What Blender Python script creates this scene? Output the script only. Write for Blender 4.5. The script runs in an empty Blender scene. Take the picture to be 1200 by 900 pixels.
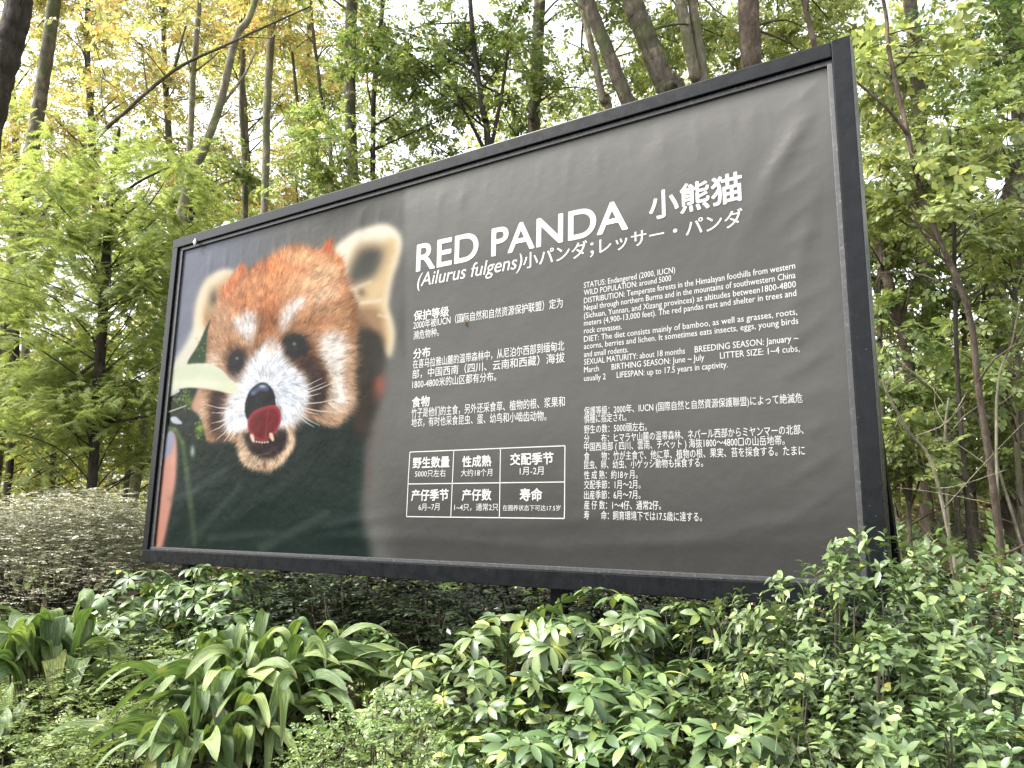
import bpy, bmesh, math, random
import numpy as np
from mathutils import Vector, Matrix
R = math.radians
scene = bpy.context.scene
COL = scene.collection

# ------------------------------------------------------------------ camera
CAM = np.array([5.14523, -3.251375, 1.602789])
YAW, PITCH, ROLL, FPX = 0.564101, 0.182862, 0.0154941, 885.561
_f = np.array([-math.sin(YAW)*math.cos(PITCH), math.cos(YAW)*math.cos(PITCH), math.sin(PITCH)])
_r = np.array([math.cos(YAW), math.sin(YAW), 0.0]); _u = np.cross(_r, _f)
_r, _u = math.cos(ROLL)*_r+math.sin(ROLL)*_u, -math.sin(ROLL)*_r+math.cos(ROLL)*_u
cd = bpy.data.cameras.new('camera'); cam = bpy.data.objects.new('camera', cd); COL.objects.link(cam)
cd.sensor_width = 36.0; cd.lens = FPX/1200*36.0; cd.clip_start = 0.05; cd.clip_end = 2000
cam.matrix_world = Matrix(((_r[0], _u[0], -_f[0], CAM[0]), (_r[1], _u[1], -_f[1], CAM[1]), (_r[2], _u[2], -_f[2], CAM[2]), (0, 0, 0, 1)))
scene.camera = cam

# ------------------------------------------------------------------ light
SUN_EL, SUN_AZ = 50.0, -132.0          # height above the horizon, bearing from +Y towards +X
world = bpy.data.worlds.new('World'); scene.world = world; world.use_nodes = True
wn = world.node_tree; bg = wn.nodes['Background']
sky = wn.nodes.new('ShaderNodeTexSky'); sky.sky_type = 'NISHITA'; sky.sun_disc = False
sky.sun_elevation = R(SUN_EL); sky.sun_rotation = R(SUN_AZ); sky.air_density = 1.0; sky.dust_density = 4.0; sky.ozone_density = 1.0
hs = wn.nodes.new('ShaderNodeHueSaturation'); hs.inputs['Saturation'].default_value = 0.22
wn.links.new(sky.outputs[0], hs.inputs['Color']); wn.links.new(hs.outputs[0], bg.inputs['Color'])
bg.inputs['Strength'].default_value = 0.15
sd = bpy.data.lights.new('sun', 'SUN'); so = bpy.data.objects.new('sun', sd); COL.objects.link(so)
sd.energy = 1.5; sd.angle = R(14); sd.color = (1.0, 0.95, 0.86)
_d = Vector((math.sin(R(SUN_AZ))*math.cos(R(SUN_EL)), math.cos(R(SUN_AZ))*math.cos(R(SUN_EL)), math.sin(R(SUN_EL))))
so.rotation_euler = _d.to_track_quat('Z', 'Y').to_euler()
vs = scene.view_settings; vs.view_transform = 'Standard'; vs.look = 'None'; vs.gamma = 1.0; vs.use_curve_mapping = False
vs.exposure = 2.3
scene.cycles.max_bounces = 8; scene.cycles.transmission_bounces = 4; scene.cycles.diffuse_bounces = 4; scene.cycles.glossy_bounces = 3
scene.cycles.use_denoising = True

# ------------------------------------------------------------------ helpers
def at(px, py, d):
    """A point of the place seen at (px, py) in the 1200 x 900 photograph, d metres ahead of the camera."""
    return CAM+d*(_f+(px-600)/FPX*_r-(py-450)/FPX*_u)
def on_board(px, py, y=0.0):
    """The same for a point on the sign, whose front lies in the plane y."""
    d = _f+(px-600)/FPX*_r-(py-450)/FPX*_u
    return CAM+d*(y-CAM[1])/d[1]
def sstep(a, b, x):
    t = np.clip((x-a)/(b-a), 0, 1); return t*t*(3-2*t)
def ground(x, y):
    x = np.asarray(x, float); y = np.asarray(y, float)
    z = 0.70*sstep(-2.7, -0.2, y)+np.clip(y, 0, 14)*0.105+np.clip(y-14, 0, 60)*0.05
    z = z+sstep(-1, 3, y)*(0.07*np.sin(x*1.3+y*.7)+0.05*np.sin(x*2.9-y*1.9)+0.25*sstep(4, 9, x)*sstep(1, 6, y))
    return z

def mesh_of(name, V, F, cols=None, smooth=False):
    """V (n,3); F list of (k, 4|3) index arrays"""
    me = bpy.data.meshes.new(name); V = np.asarray(V, np.float32)
    me.vertices.add(len(V)); me.vertices.foreach_set('co', V.ravel())
    F = [np.asarray(f, np.int32) for f in F if len(f)]
    loops = np.concatenate([f.ravel() for f in F]); cnt = np.concatenate([np.full(len(f), f.shape[1], np.int32) for f in F])
    st = np.concatenate(([0], np.cumsum(cnt)[:-1])).astype(np.int32)
    me.loops.add(len(loops)); me.loops.foreach_set('vertex_index', loops)
    me.polygons.add(len(cnt)); me.polygons.foreach_set('loop_start', st); me.polygons.foreach_set('loop_total', cnt)
    if smooth: me.polygons.foreach_set('use_smooth', np.ones(len(cnt), bool))
    me.update(calc_edges=True); me.validate()
    return me
class MB:
    """collects arrays and tubes and boxes that become ONE mesh"""
    def __init__(s): s.V, s.Q, s.T, s.n = [], [], [], 0
    def add(s, V, Q=None, T=None):
        V = np.asarray(V, float).reshape(-1, 3)
        if Q is not None and len(Q): s.Q.append(np.asarray(Q)+s.n)
        if T is not None and len(T): s.T.append(np.asarray(T)+s.n)
        s.V.append(V); s.n += len(V)
    def box(s, lo, hi):
        (a, b, c), (d, e, f) = lo, hi
        s.add([(a, b, c), (d, b, c), (d, e, c), (a, e, c), (a, b, f), (d, b, f), (d, e, f), (a, e, f)],
              [(0, 3, 2, 1), (4, 5, 6, 7), (0, 1, 5, 4), (1, 2, 6, 5), (2, 3, 7, 6), (3, 0, 4, 7)])
    def tube(s, pts, rad, k=6, rough=0.0, rg=None):
        P = np.asarray(pts, float); n = len(P); rad = np.broadcast_to(np.asarray(rad, float), (n,))
        T = np.gradient(P, axis=0); T /= np.linalg.norm(T, axis=1)[:, None]+1e-9
        ref = np.array([1., 0, 0]) if abs(T[0][0]) < .8 else np.array([0, 1., 0])
        A = np.cross(T, ref); A /= np.linalg.norm(A, axis=1)[:, None]+1e-9; B = np.cross(T, A)
        an = np.arange(k)/k*2*np.pi
        rr = rad[:, None]*np.ones(k)
        if rough and rg is not None: rr = rr*(1+rough*rg.normal(size=rr.shape))
        V = P[:, None]+rr[..., None]*(np.cos(an)[None, :, None]*A[:, None]+np.sin(an)[None, :, None]*B[:, None])
        i = np.arange(n-1)[:, None]*k; j = np.arange(k)[None]; jn = (j+1) % k
        Q = np.stack([i+j, i+jn, i+k+jn, i+k+j], -1).reshape(-1, 4)
        base = n*k
        V = np.concatenate([V.reshape(-1, 3), P[:1], P[-1:]])
        T2 = [(base, (q+1) % k, q) for q in range(k)]+[(base+1, (n-1)*k+q, (n-1)*k+(q+1) % k) for q in range(k)]
        s.add(V, Q, T2)
    def scatter(s, tpl, pos, rot, scl):
        """many copies of a template (V, Q, T); rot (n,3,3)"""
        V, Q, T = tpl; n, m = len(pos), len(V)
        if n == 0: return
        W = np.einsum('nij,mj->nmi', rot, V)*np.asarray(scl, float).reshape(n, 1, 1)+np.asarray(pos)[:, None]
        off = (np.arange(n)*m)[:, None, None]
        s.add(W.reshape(-1, 3), (np.asarray(Q)[None]+off).reshape(-1, 4) if len(Q) else None, (np.asarray(T)[None]+off).reshape(-1, 3) if len(T) else None)
    def mesh(s, name, smooth=False):
        V = np.concatenate(s.V)
        return mesh_of(name, V, [np.concatenate(a) for a in (s.Q, s.T) if a], smooth=smooth)
    def build(s, name, mat, parent=None, smooth=False): return link(name, s.mesh(name, smooth), mat, parent)
def link(name, me, mat, parent=None):
    o = bpy.data.objects.new(name, me); COL.objects.link(o)
    if mat is not None:
        me.materials.clear(); me.materials.append(mat)
    if parent is not None: o.parent = parent
    return o
def tag(o, label=None, cat=None, group=None, kind=None):
    if label: o['label'] = label
    if cat: o['category'] = cat
    if group: o['group'] = group
    if kind: o['kind'] = kind
    return o
def thing(name, label, cat, loc, group=None):
    o = bpy.data.objects.new(name, None); COL.objects.link(o); o.location = loc; o.empty_display_size = .1
    return tag(o, label, cat, group)
def rot_from(yaw, pitch, roll):
    """template +Y is the leaf's direction, +Z its upper face"""
    cy, sy, cp, sp, cr, sr = np.cos(yaw), np.sin(yaw), np.cos(pitch), np.sin(pitch), np.cos(roll), np.sin(roll)
    o, z = np.ones_like(cy), np.zeros_like(cy)
    def M(a): return np.stack([np.stack(r_, -1) for r_ in a], -2)
    Z = M([[cy, -sy, z], [sy, cy, z], [z, z, o]]); X = M([[o, z, z], [z, cp, -sp], [z, sp, cp]]); Y = M([[cr, z, sr], [z, o, z], [-sr, z, cr]])
    return Z @ X @ Y

# ------------------------------------------------------------------ materials
def new_mat(name):
    m = bpy.data.materials.new(name); m.use_nodes = True
    nt = m.node_tree; return m, nt, nt.nodes['Principled BSDF'], nt.nodes['Material Output']
def N(nt, t, **kw):
    n = nt.nodes.new(t)
    for k, v in kw.items(): setattr(n, k, v)
    return n
def ramp(nt, stops, src, interp='LINEAR'):
    r = N(nt, 'ShaderNodeValToRGB'); r.color_ramp.interpolation = interp
    e = r.color_ramp.elements
    while len(e) < len(stops): e.new(0.5)
    for q, (p, c) in zip(e, stops): q.position = p; q.color = (*c, 1) if len(c) == 3 else c
    nt.links.new(src, r.inputs[0]); return r.outputs[0]
def noise_tex(nt, scale, detail=4, vec=None, rough=.55):
    n = N(nt, 'ShaderNodeTexNoise'); n.inputs['Scale'].default_value = scale; n.inputs['Detail'].default_value = detail; n.inputs['Roughness'].default_value = rough
    if vec is not None: nt.links.new(vec, n.inputs['Vector'])
    return n
def mixc(nt, a, b, fac, mode='MIX'):
    m = N(nt, 'ShaderNodeMix', data_type='RGBA', blend_type=mode)
    for s, v in ((m.inputs['Factor'], fac), (m.inputs[6], a), (m.inputs[7], b)):
        if hasattr(v, 'node'): nt.links.new(v, s)
        else: s.default_value = v if not isinstance(v, tuple) else (*v, 1)
    return m.outputs[2]
def leaf_mat(name, stops, rough=.42, trans=.38, spec=.5, warm=(1.25, 1.2, .55), var=.35, vscale=1.3, young=None):
    m, nt, p, out = new_mat(name)
    g = N(nt, 'ShaderNodeNewGeometry'); c = ramp(nt, stops, g.outputs['Random Per Island'])
    tc = N(nt, 'ShaderNodeTexCoord'); oi = N(nt, 'ShaderNodeObjectInfo')
    n = noise_tex(nt, vscale, 2, tc.outputs['Object'])
    if young: c = mixc(nt, c, young, ramp(nt, [(.63, (0, 0, 0)), (.70, (.85, .85, .85))], noise_tex(nt, 3.4, 1, tc.outputs['Object']).outputs['Fac']))
    mr = N(nt, 'ShaderNodeMapRange'); nt.links.new(n.outputs['Fac'], mr.inputs[0]); mr.inputs[1].default_value = .3; mr.inputs[2].default_value = .7; mr.inputs[3].default_value = 1-var; mr.inputs[4].default_value = 1+var
    h = N(nt, 'ShaderNodeHueSaturation'); nt.links.new(c, h.inputs['Color']); nt.links.new(mr.outputs[0], h.inputs['Value'])
    mo = N(nt, 'ShaderNodeMapRange'); nt.links.new(oi.outputs['Random'], mo.inputs[0]); mo.inputs[3].default_value = .485; mo.inputs[4].default_value = .515
    nt.links.new(mo.outputs[0], h.inputs['Hue']); h.inputs['Saturation'].default_value = 1.0
    nt.links.new(h.outputs[0], p.inputs['Base Color']); p.inputs['Roughness'].default_value = rough; p.inputs['Specular IOR Level'].default_value = spec
    t = N(nt, 'ShaderNodeBsdfTranslucent'); nt.links.new(mixc(nt, h.outputs[0], warm, 1.0, 'MULTIPLY'), t.inputs['Color'])
    mx = N(nt, 'ShaderNodeMixShader'); mx.inputs[0].default_value = trans
    nt.links.new(p.outputs[0], mx.inputs[1]); nt.links.new(t.outputs[0], mx.inputs[2]); nt.links.new(mx.outputs[0], out.inputs['Surface'])
    return m
def strap_mat():
    m, nt, p, out = new_mat('strap_leaf')
    g = N(nt, 'ShaderNodeNewGeometry'); c = ramp(nt, [(0, (.07, .12, .045)), (.6, (.13, .19, .07)), (.93, (.21, .275, .10)), (1, (.33, .34, .10))], g.outputs['Random Per Island'])
    a = N(nt, 'ShaderNodeAttribute'); a.attribute_name = 'blade'          # x across, y along the blade
    mp = N(nt, 'ShaderNodeMapping'); nt.links.new(a.outputs['Vector'], mp.inputs[0]); mp.inputs['Scale'].default_value = (7, .8, 9)
    n = noise_tex(nt, 1.6, 4, mp.outputs[0], .6)
    v = ramp(nt, [(.40, (.50, .52, .5)), (.60, (1.45, 1.42, 1.3))], n.outputs['Fac']); c = mixc(nt, c, v, 1.0, 'MULTIPLY')
    n2 = noise_tex(nt, 9, 4, N(nt, 'ShaderNodeTexCoord').outputs['Object']); c = mixc(nt, c, (.30, .27, .10), ramp(nt, [(.66, (0, 0, 0)), (.74, (.6, .6, .6))], n2.outputs['Fac']))
    sp = N(nt, 'ShaderNodeSeparateXYZ'); nt.links.new(a.outputs['Vector'], sp.inputs[0])
    ad = N(nt, 'ShaderNodeMath', operation='ADD'); nt.links.new(sp.outputs['Y'], ad.inputs[0]); nt.links.new(n2.outputs['Fac'], ad.inputs[1])
    c = mixc(nt, c, (.22, .15, .07), ramp(nt, [(.0, (0, 0, 0)), (.5, (.8, .8, .8))], N(nt, 'ShaderNodeMath', operation='SUBTRACT').outputs[0]))
    sb = [q for q in nt.nodes if q.type == 'MATH' and q.operation == 'SUBTRACT'][0]; nt.links.new(ad.outputs[0], sb.inputs[0]); sb.inputs[1].default_value = 4.22
    nt.links.new(c, p.inputs['Base Color']); p.inputs['Roughness'].default_value = .46; p.inputs['Specular IOR Level'].default_value = .45
    b = N(nt, 'ShaderNodeBump'); b.inputs['Strength'].default_value = .6; b.inputs['Distance'].default_value = .006; nt.links.new(n.outputs['Fac'], b.inputs['Height']); nt.links.new(b.outputs[0], p.inputs['Normal'])
    t = N(nt, 'ShaderNodeBsdfTranslucent'); nt.links.new(mixc(nt, c, (1.15, 1.2, .55), 1.0, 'MULTIPLY'), t.inputs['Color'])
    mx = N(nt, 'ShaderNodeMixShader'); mx.inputs[0].default_value = .25
    nt.links.new(p.outputs[0], mx.inputs[1]); nt.links.new(t.outputs[0], mx.inputs[2]); nt.links.new(mx.outputs[0], out.inputs['Surface'])
    return m
def bark_mat(name, a, b, moss=None, scale=9.0):
    m, nt, p, out = new_mat(name)
    tc = N(nt, 'ShaderNodeTexCoord'); mp = N(nt, 'ShaderNodeMapping'); nt.links.new(tc.outputs['Object'], mp.inputs[0]); mp.inputs['Scale'].default_value = (1, 1, .28)
    n = noise_tex(nt, scale*2.2, 8, mp.outputs[0], .65); c = ramp(nt, [(.32, a), (.68, b)], n.outputs['Fac'])
    n2 = noise_tex(nt, 2.2, 4, tc.outputs['Object'])
    if moss: c = mixc(nt, c, moss, ramp(nt, [(.46, (0, 0, 0)), (.62, (.75, .75, .75))], n2.outputs['Fac']))
    n3 = noise_tex(nt, 5, 3, tc.outputs['Object']); c = mixc(nt, c, (1.9, 1.85, 1.75), ramp(nt, [(.56, (0, 0, 0)), (.64, (.8, .8, .8))], n3.outputs['Fac']), 'MULTIPLY')
    nt.links.new(c, p.inputs['Base Color']); p.inputs['Roughness'].default_value = .85; p.inputs['Specular IOR Level'].default_value = .25
    bp = N(nt, 'ShaderNodeBump'); bp.inputs['Strength'].default_value = 1.0; bp.inputs['Distance'].default_value = .045; nt.links.new(n.outputs['Fac'], bp.inputs['Height']); nt.links.new(bp.outputs[0], p.inputs['Normal'])
    return m
M = {}
M['bark'] = bark_mat('grey_brown_bark', (.050, .040, .029), (.15, .13, .10), (.075, .09, .035))
M['bark_dark'] = bark_mat('dark_bark', (.018, .015, .012), (.065, .053, .042))
M['bark_pale'] = bark_mat('pale_bark', (.12, .105, .075), (.29, .26, .20), (.13, .15, .065))
M['bark_red'] = bark_mat('red_brown_bark', (.042, .031, .023), (.12, .094, .070))
M['stem'] = bark_mat('shrub_stem', (.035, .030, .020), (.10, .085, .055))
G = lambda *a: a
M['leaf_gold'] = leaf_mat('gold_leaf', [(0, (.40, .25, .10)), (.22, (.47, .37, .16)), (.5, (.50, .45, .20)), (.72, (.40, .43, .17)), (.95, (.31, .37, .13)), (1, (.36, .19, .09))], .5, .5, .35, (1.1, 1.08, .75))
M['leaf_feather'] = leaf_mat('feathery_leaf', [(0, (.20, .26, .09)), (.5, (.30, .36, .13)), (1, (.40, .43, .18))], .5, .5, .35, (1.15, 1.12, .7), .25)
M['leaf_green'] = leaf_mat('broad_green_leaf', [(0, (.13, .185, .07)), (.5, (.24, .305, .11)), (.98, (.37, .42, .17)), (1, (.45, .39, .12))], .36, .45, .5, (1.18, 1.14, .78))
M['leaf_deep'] = leaf_mat('deep_green_leaf', [(0, (.08, .13, .05)), (.6, (.15, .21, .075)), (1, (.24, .30, .11))], .36, .42, .5, (1.2, 1.2, .7))
M['leaf_far'] = leaf_mat('far_leaf', [(0, (.14, .18, .06)), (.5, (.24, .29, .09)), (.9, (.36, .37, .12)), (1, (.46, .36, .11))], .5, .5, .3, (1.2, 1.15, .65))
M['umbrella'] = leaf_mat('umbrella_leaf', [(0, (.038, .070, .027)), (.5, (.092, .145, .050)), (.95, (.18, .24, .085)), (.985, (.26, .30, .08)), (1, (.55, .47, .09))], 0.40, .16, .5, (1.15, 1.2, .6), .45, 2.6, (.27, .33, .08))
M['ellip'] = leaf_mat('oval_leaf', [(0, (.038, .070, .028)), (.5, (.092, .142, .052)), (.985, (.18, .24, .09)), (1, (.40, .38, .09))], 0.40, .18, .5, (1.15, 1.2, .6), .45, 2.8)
M['strap'] = strap_mat()
M['cover'] = leaf_mat('ground_cover_leaf', [(0, (.085, .13, .045)), (.6, (.15, .21, .07)), (1, (.25, .31, .10))], .4, .3, .55, (1.15, 1.2, .55), .35, 3)
M['hedge'] = leaf_mat('hedge_leaf', [(0, (.15, .16, .11)), (.5, (.27, .275, .195)), (.9, (.40, .39, .30)), (.97, (.34, .32, .19)), (1, (.36, .23, .16))], .40, .2, .7, (1.1, 1.1, .7), .25, 3)
M['shade_toned_shrub'] = leaf_mat('shade_toned_leaf', [(0, (.012, .022, .010)), (1, (.030, .046, .018))], .34, .15, .5)  # shade under the sign is put into this leaf colour
M['dead'] = leaf_mat('dead_leaf', [(0, (.10, .068, .048)), (.5, (.22, .15, .10)), (.9, (.38, .29, .21)), (1, (.55, .48, .40))], .6, .1, .3, (1, .8, .6))
M['yellow'] = leaf_mat('yellow_leaf', [(0, (.55, .45, .06)), (1, (.62, .50, .12))], .5, .25, .3)

# ------------------------------------------------------------------ ground
def build_ground():
    xs = np.concatenate([np.arange(-70, -6, 4.), np.arange(-6, 12, .2), np.arange(12, 80, 4.)])
    ys = np.concatenate([np.arange(-60, -4, 4.), np.arange(-4, 12, .2), np.arange(12, 90, 4.)])
    X, Y = np.meshgrid(xs, ys); rg = np.random.default_rng(3)
    Z = ground(X, Y)+rg.normal(0, .012, X.shape)*(Y > -2.6)
    nx, ny = len(xs), len(ys); i = (np.arange(ny-1)[:, None]*nx+np.arange(nx-1)[None]).ravel()
    me = mesh_of('ground', np.stack([X, Y, Z], -1).reshape(-1, 3), [np.stack([i, i+1, i+nx+1, i+nx], -1)], smooth=True)
    m, nt, p, out = new_mat('forest_soil')
    tc = N(nt, 'ShaderNodeTexCoord'); n = noise_tex(nt, 6, 10, tc.outputs['Object'], .7); n2 = noise_tex(nt, 45, 6, tc.outputs['Object'], .7)
    c = ramp(nt, [(.3, (.030, .022, .015)), (.6, (.085, .060, .042)), (.8, (.15, .11, .08))], n2.outputs['Fac'])
    c = mixc(nt, c, (.035, .045, .018), ramp(nt, [(.48, (0, 0, 0)), (.66, (.8, .8, .8))], n.outputs['Fac']))
    nt.links.new(c, p.inputs['Base Color']); p.inputs['Roughness'].default_value = .95; p.inputs['Specular IOR Level'].default_value = .15
    bp = N(nt, 'ShaderNodeBump'); bp.inputs['Strength'].default_value = .9; bp.inputs['Distance'].default_value = .03
    nt.links.new(n2.outputs['Fac'], bp.inputs['Height']); nt.links.new(bp.outputs[0], p.inputs['Normal'])
    tag(link('ground', me, m), kind='structure')
    # the path the visitor stands on
    m, nt, p, out = new_mat('path_asphalt')
    tc = N(nt, 'ShaderNodeTexCoord'); n = noise_tex(nt, 160, 4, tc.outputs['Object'])
    nt.links.new(ramp(nt, [(.35, (.035, .035, .033)), (.7, (.085, .083, .08))], n.outputs['Fac']), p.inputs['Base Color']); p.inputs['Roughness'].default_value = .9
    b = MB(); b.box((-30, -6.2, -.10), (40, -2.82, .012))
    tag(b.build('path', m), kind='structure')
    b = MB()
    for k in range(60):
        x = -30+k*1.15; b.box((x, -2.815, -.1), (x+1.14, -2.69, .12))
    m, nt, p, out = new_mat('kerb_stone')
    tc = N(nt, 'ShaderNodeTexCoord'); n = noise_tex(nt, 30, 5, tc.outputs['Object'])
    nt.links.new(ramp(nt, [(.3, (.16, .155, .14)), (.7, (.30, .29, .27))], n.outputs['Fac']), p.inputs['Base Color']); p.inputs['Roughness'].default_value = .85
    tag(b.build('path_kerb', m), kind='structure')
build_ground()

# ------------------------------------------------------------------ the sign
BW, BZ0, BZ1 = 4.79, 1.30, 3.70       # width, lower and upper edge
BY = 0.036                            # the banner lies this far behind the frame's front
BX0, BX1, BB, BT = 0.100, 4.690, 1.405, 3.605
def fold(x, z):
    """how far the stretched banner bulges towards the viewer: creases that pull from the corners and sags"""
    x = np.asarray(x, float); z = np.asarray(z, float)
    edge = np.clip(np.minimum(np.minimum(x-BX0, BX1-x), np.minimum(z-BB, BT-z))/.16, 0, 1); edge = edge*edge*(3-2*edge)
    d = 0.0*x
    def ridge(px, pz, ang, w, ln, h):
        ca, sa = math.cos(R(ang)), math.sin(R(ang)); u = (x-px)*ca+(z-pz)*sa; v = -(x-px)*sa+(z-pz)*ca
        return h*np.exp(-(v/w)**2-(u/ln)**2)
    for a in ((4.46, 3.20, 62, .05, .42, .010), (4.55, 3.32, 50, .035, .24, .009), (4.34, 3.40, 78, .05, .20, .006), (4.58, 2.90, 70, .045, .28, .007), (4.50, 2.55, 80, .05, .30, .005), (4.60, 3.52, 30, .03, .12, .006),
              (3.9, 1.52, 3, .035, .55, .006), (2.9, 1.50, -3, .035, .45, .006), (3.4, 1.62, 5, .04, .6, .004), (2.15, 1.50, 0, .04, .35, .007), (2.0, 1.60, 8, .03, .3, .004), (4.3, 1.60, 10, .04, .3, .006),
              (1.0, 1.62, 25, .05, .5, .003), (2.7, 3.45, 84, .05, .16, .003), (3.3, 3.47, 92, .05, .16, .003), (1.9, 3.45, 88, .05, .2, .004), (3.9, 3.42, 85, .06, .2, .004), (1.5, 3.4, 80, .05, .2, .003),
              (1.86, 2.4, 92, .05, .8, .003), (3.0, 2.3, 20, .08, .6, .002), (2.5, 2.75, -20, .08, .5, .002), (3.55, 2.95, 40, .08, .5, .003)):
        d = d+ridge(*a)
    for k in range(26):                                    # small puckers along the top and right edges
        h1, h2 = math.sin(k*12.9)*.5+.5, math.sin(k*7.7+1)*.5+.5
        d = d+ridge(.4+k*.165+.06*h1, 3.50-.05*h2, 84+14*h1, .016+.014*h2, .07+.09*h1, .0016+.0034*h2)
        if k < 13: d = d+ridge(4.60-.03*h2, 1.7+k*.14+.05*h1, 8+26*h2, .018+.016*h1, .09+.10*h2, .002+.0036*h1)
    d = d+.0035*np.sin(x*3.1+1.2*np.sin(z*2.3))*np.sin(z*3.7+.8)+.0016*np.sin(x*9+z*4)*np.sin(z*7-x*3)
    return .62*d*edge
def blur(a, s):
    if s <= 0: return a
    r = int(3*s+1); k = np.exp(-0.5*(np.arange(-r, r+1)/s)**2); k /= k.sum()
    for ax in (0, 1):
        pad = [(0, 0)]*a.ndim; pad[ax] = (r, r)
        p = np.pad(a, pad, mode='edge'); out = np.zeros_like(a)
        for i, w in enumerate(k):
            sl = [slice(None)]*a.ndim; sl[ax] = slice(i, i+a.shape[ax]); out += w*p[tuple(sl)]
        a = out
    return a

def paint_print():
    """The printed animal photograph, painted into an array (sRGB 0..1), 680 x 900."""
    Wc, Hc = 680, 900
    rg = np.random.default_rng(7)
    yy, xx = np.mgrid[0:Hc, 0:Wc].astype(float)
    C = np.zeros((Hc, Wc, 3))
    def col(*c): return np.array(c)/255.
    def smooth_poly(pts, n=6):
        P = np.array(pts, float); m = len(P); out = []
        for i in range(m):
            p0, p1, p2, p3 = P[i-1], P[i], P[(i+1) % m], P[(i+2) % m]
            for t in np.arange(n)/n:
                out.append(0.5*((2*p1)+(-p0+p2)*t+(2*p0-5*p1+4*p2-p3)*t*t+(-p0+3*p1-3*p2+p3)*t**3))
        return np.array(out)
    def mask(pts, soft=2.0, sm=True):
        P = smooth_poly(pts) if sm else np.array(pts, float)
        x0, y0 = np.floor(P.min(0)-1).astype(int); x1, y1 = np.ceil(P.max(0)+2).astype(int)
        x0, y0 = max(x0, 0), max(y0, 0); x1, y1 = min(x1, Wc), min(y1, Hc)
        M = np.zeros((Hc, Wc)); X = xx[y0:y1, x0:x1]+.5; Y = yy[y0:y1, x0:x1]+.5
        ins = np.zeros(X.shape, bool); Q = np.roll(P, -1, 0)
        for (ax, ay), (bx, by) in zip(P, Q):
            if ay == by: continue
            ins ^= ((ay > Y) != (by > Y)) & (X < (bx-ax)*(Y-ay)/(by-ay)+ax)
        M[y0:y1, x0:x1] = ins
        return blur(M, soft)
    def lay(M, c, a=1.0):
        nonlocal C
        C += (np.asarray(c)-C)*(M*a)[..., None]
    def spot(x, y, rx, ry, c, a=1.0, pw=2.0):
        lay(np.exp(-((((xx-x)/rx)**2+((yy-y)/ry)**2)**(pw/2))), c, a)
    def line(p, q, w0, w1, c, a=1.0):
        p, q = np.array(p, float), np.array(q, float); d = q-p; L2 = d@d
        t = np.clip(((xx-p[0])*d[0]+(yy-p[1])*d[1])/L2, 0, 1)
        dist = np.hypot(xx-p[0]-t*d[0], yy-p[1]-t*d[1]); w = w0+(w1-w0)*t
        lay(np.clip(w+.5-dist, 0, 1)*np.minimum(1, w+.35), c, a)
    def noise(s):
        n = blur(rg.normal(size=(Hc, Wc)), s); return n/n.std()
    # backdrop of the print
    t = 1/(1+np.exp(-(xx-(300-0.12*yy))/45))[..., None]
    C[:] = col(124, 128, 142)*(1-t)+col(112, 112, 108)*t
    C += (noise(30)*.012)[..., None]
    # dark body
    body = mask([(30, 560), (150, 560), (300, 560), (470, 500), (540, 300), (600, 300), (612, 420), (600, 480), (578, 560), (566, 640), (556, 760), (538, 960), (-40, 960), (-40, 560)], 11)
    lay(body, col(46, 57, 54))
    lay(mask([(540, 300), (606, 320), (612, 420), (590, 520), (550, 560), (530, 520), (540, 400)], 8), col(66, 60, 54))
    spot(605, 440, 16, 34, col(178, 96, 72), .85); spot(560, 560, 22, 26, col(74, 62, 58), .7)
    spot(598, 560, 16, 40, col(120, 108, 102), .6); spot(574, 660, 8, 90, col(120, 100, 96), .5)
    # far fur of the flank, left
    lay(mask([(129, 290), (104, 335), (70, 388), (66, 400), (110, 396), (150, 335), (172, 280)], 5), col(226, 222, 205))
    # ears
    lay(mask([(226, 146), (195, 146), (164, 164), (144, 191), (131, 230), (125, 273), (127, 300), (150, 330), (172, 268), (196, 215), (224, 170)], 4.5), col(240, 226, 198))
    lay(mask([(220, 158), (190, 178), (166, 205), (150, 262), (152, 300), (168, 262), (195, 208)], 8), col(196, 160, 118), .85)
    spot(178, 222, 13, 24, col(92, 88, 72), .95); spot(160, 270, 10, 26, col(150, 110, 70), .6)
    lay(mask([(483, 103), (500, 78), (540, 49), (579, 35), (610, 27), (637, 35), (657, 58), (660, 86), (649, 129), (637, 164), (629, 203), (625, 242), (637, 281), (641, 312), (637, 351), (628, 372), (612, 345), (579, 280), (547, 234), (516, 187), (505, 140)], 6), col(255, 246, 224))
    lay(mask([(640, 60), (650, 90), (634, 150), (622, 200), (618, 245), (630, 285), (634, 330), (626, 365), (606, 330), (575, 275), (545, 236), (560, 190), (606, 130), (612, 80)], 8), col(214, 184, 136), .8)
    lay(mask([(540, 90), (575, 72), (622, 78), (618, 110), (600, 150), (560, 186), (520, 196), (520, 150)], 12), col(176, 146, 110), .85)
    lay(mask([(563, 92), (598, 90), (610, 105), (600, 140), (582, 164), (547, 176), (520, 186), (528, 150), (546, 112)], 10), col(84, 87, 80))
    lay(mask([(547, 245), (600, 245), (614, 290), (612, 345), (580, 310), (548, 300)], 8), col(150, 116, 88), .8)
    lay(mask([(541, 304), (606, 312), (616, 380), (600, 420), (541, 420)], 7), col(66, 64, 58))
    spot(556, 204, 12, 12, col(120, 98, 80), .8)
    line((545, 232), (604, 224), 3, 5, col(236, 222, 200), .7); line((530, 196), (580, 176), 2, 4, col(226, 214, 190), .6); line((600, 262), (628, 268), 4, 3, col(232, 214, 184), .6)
    C[:] = blur(C, 2.2)
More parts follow.
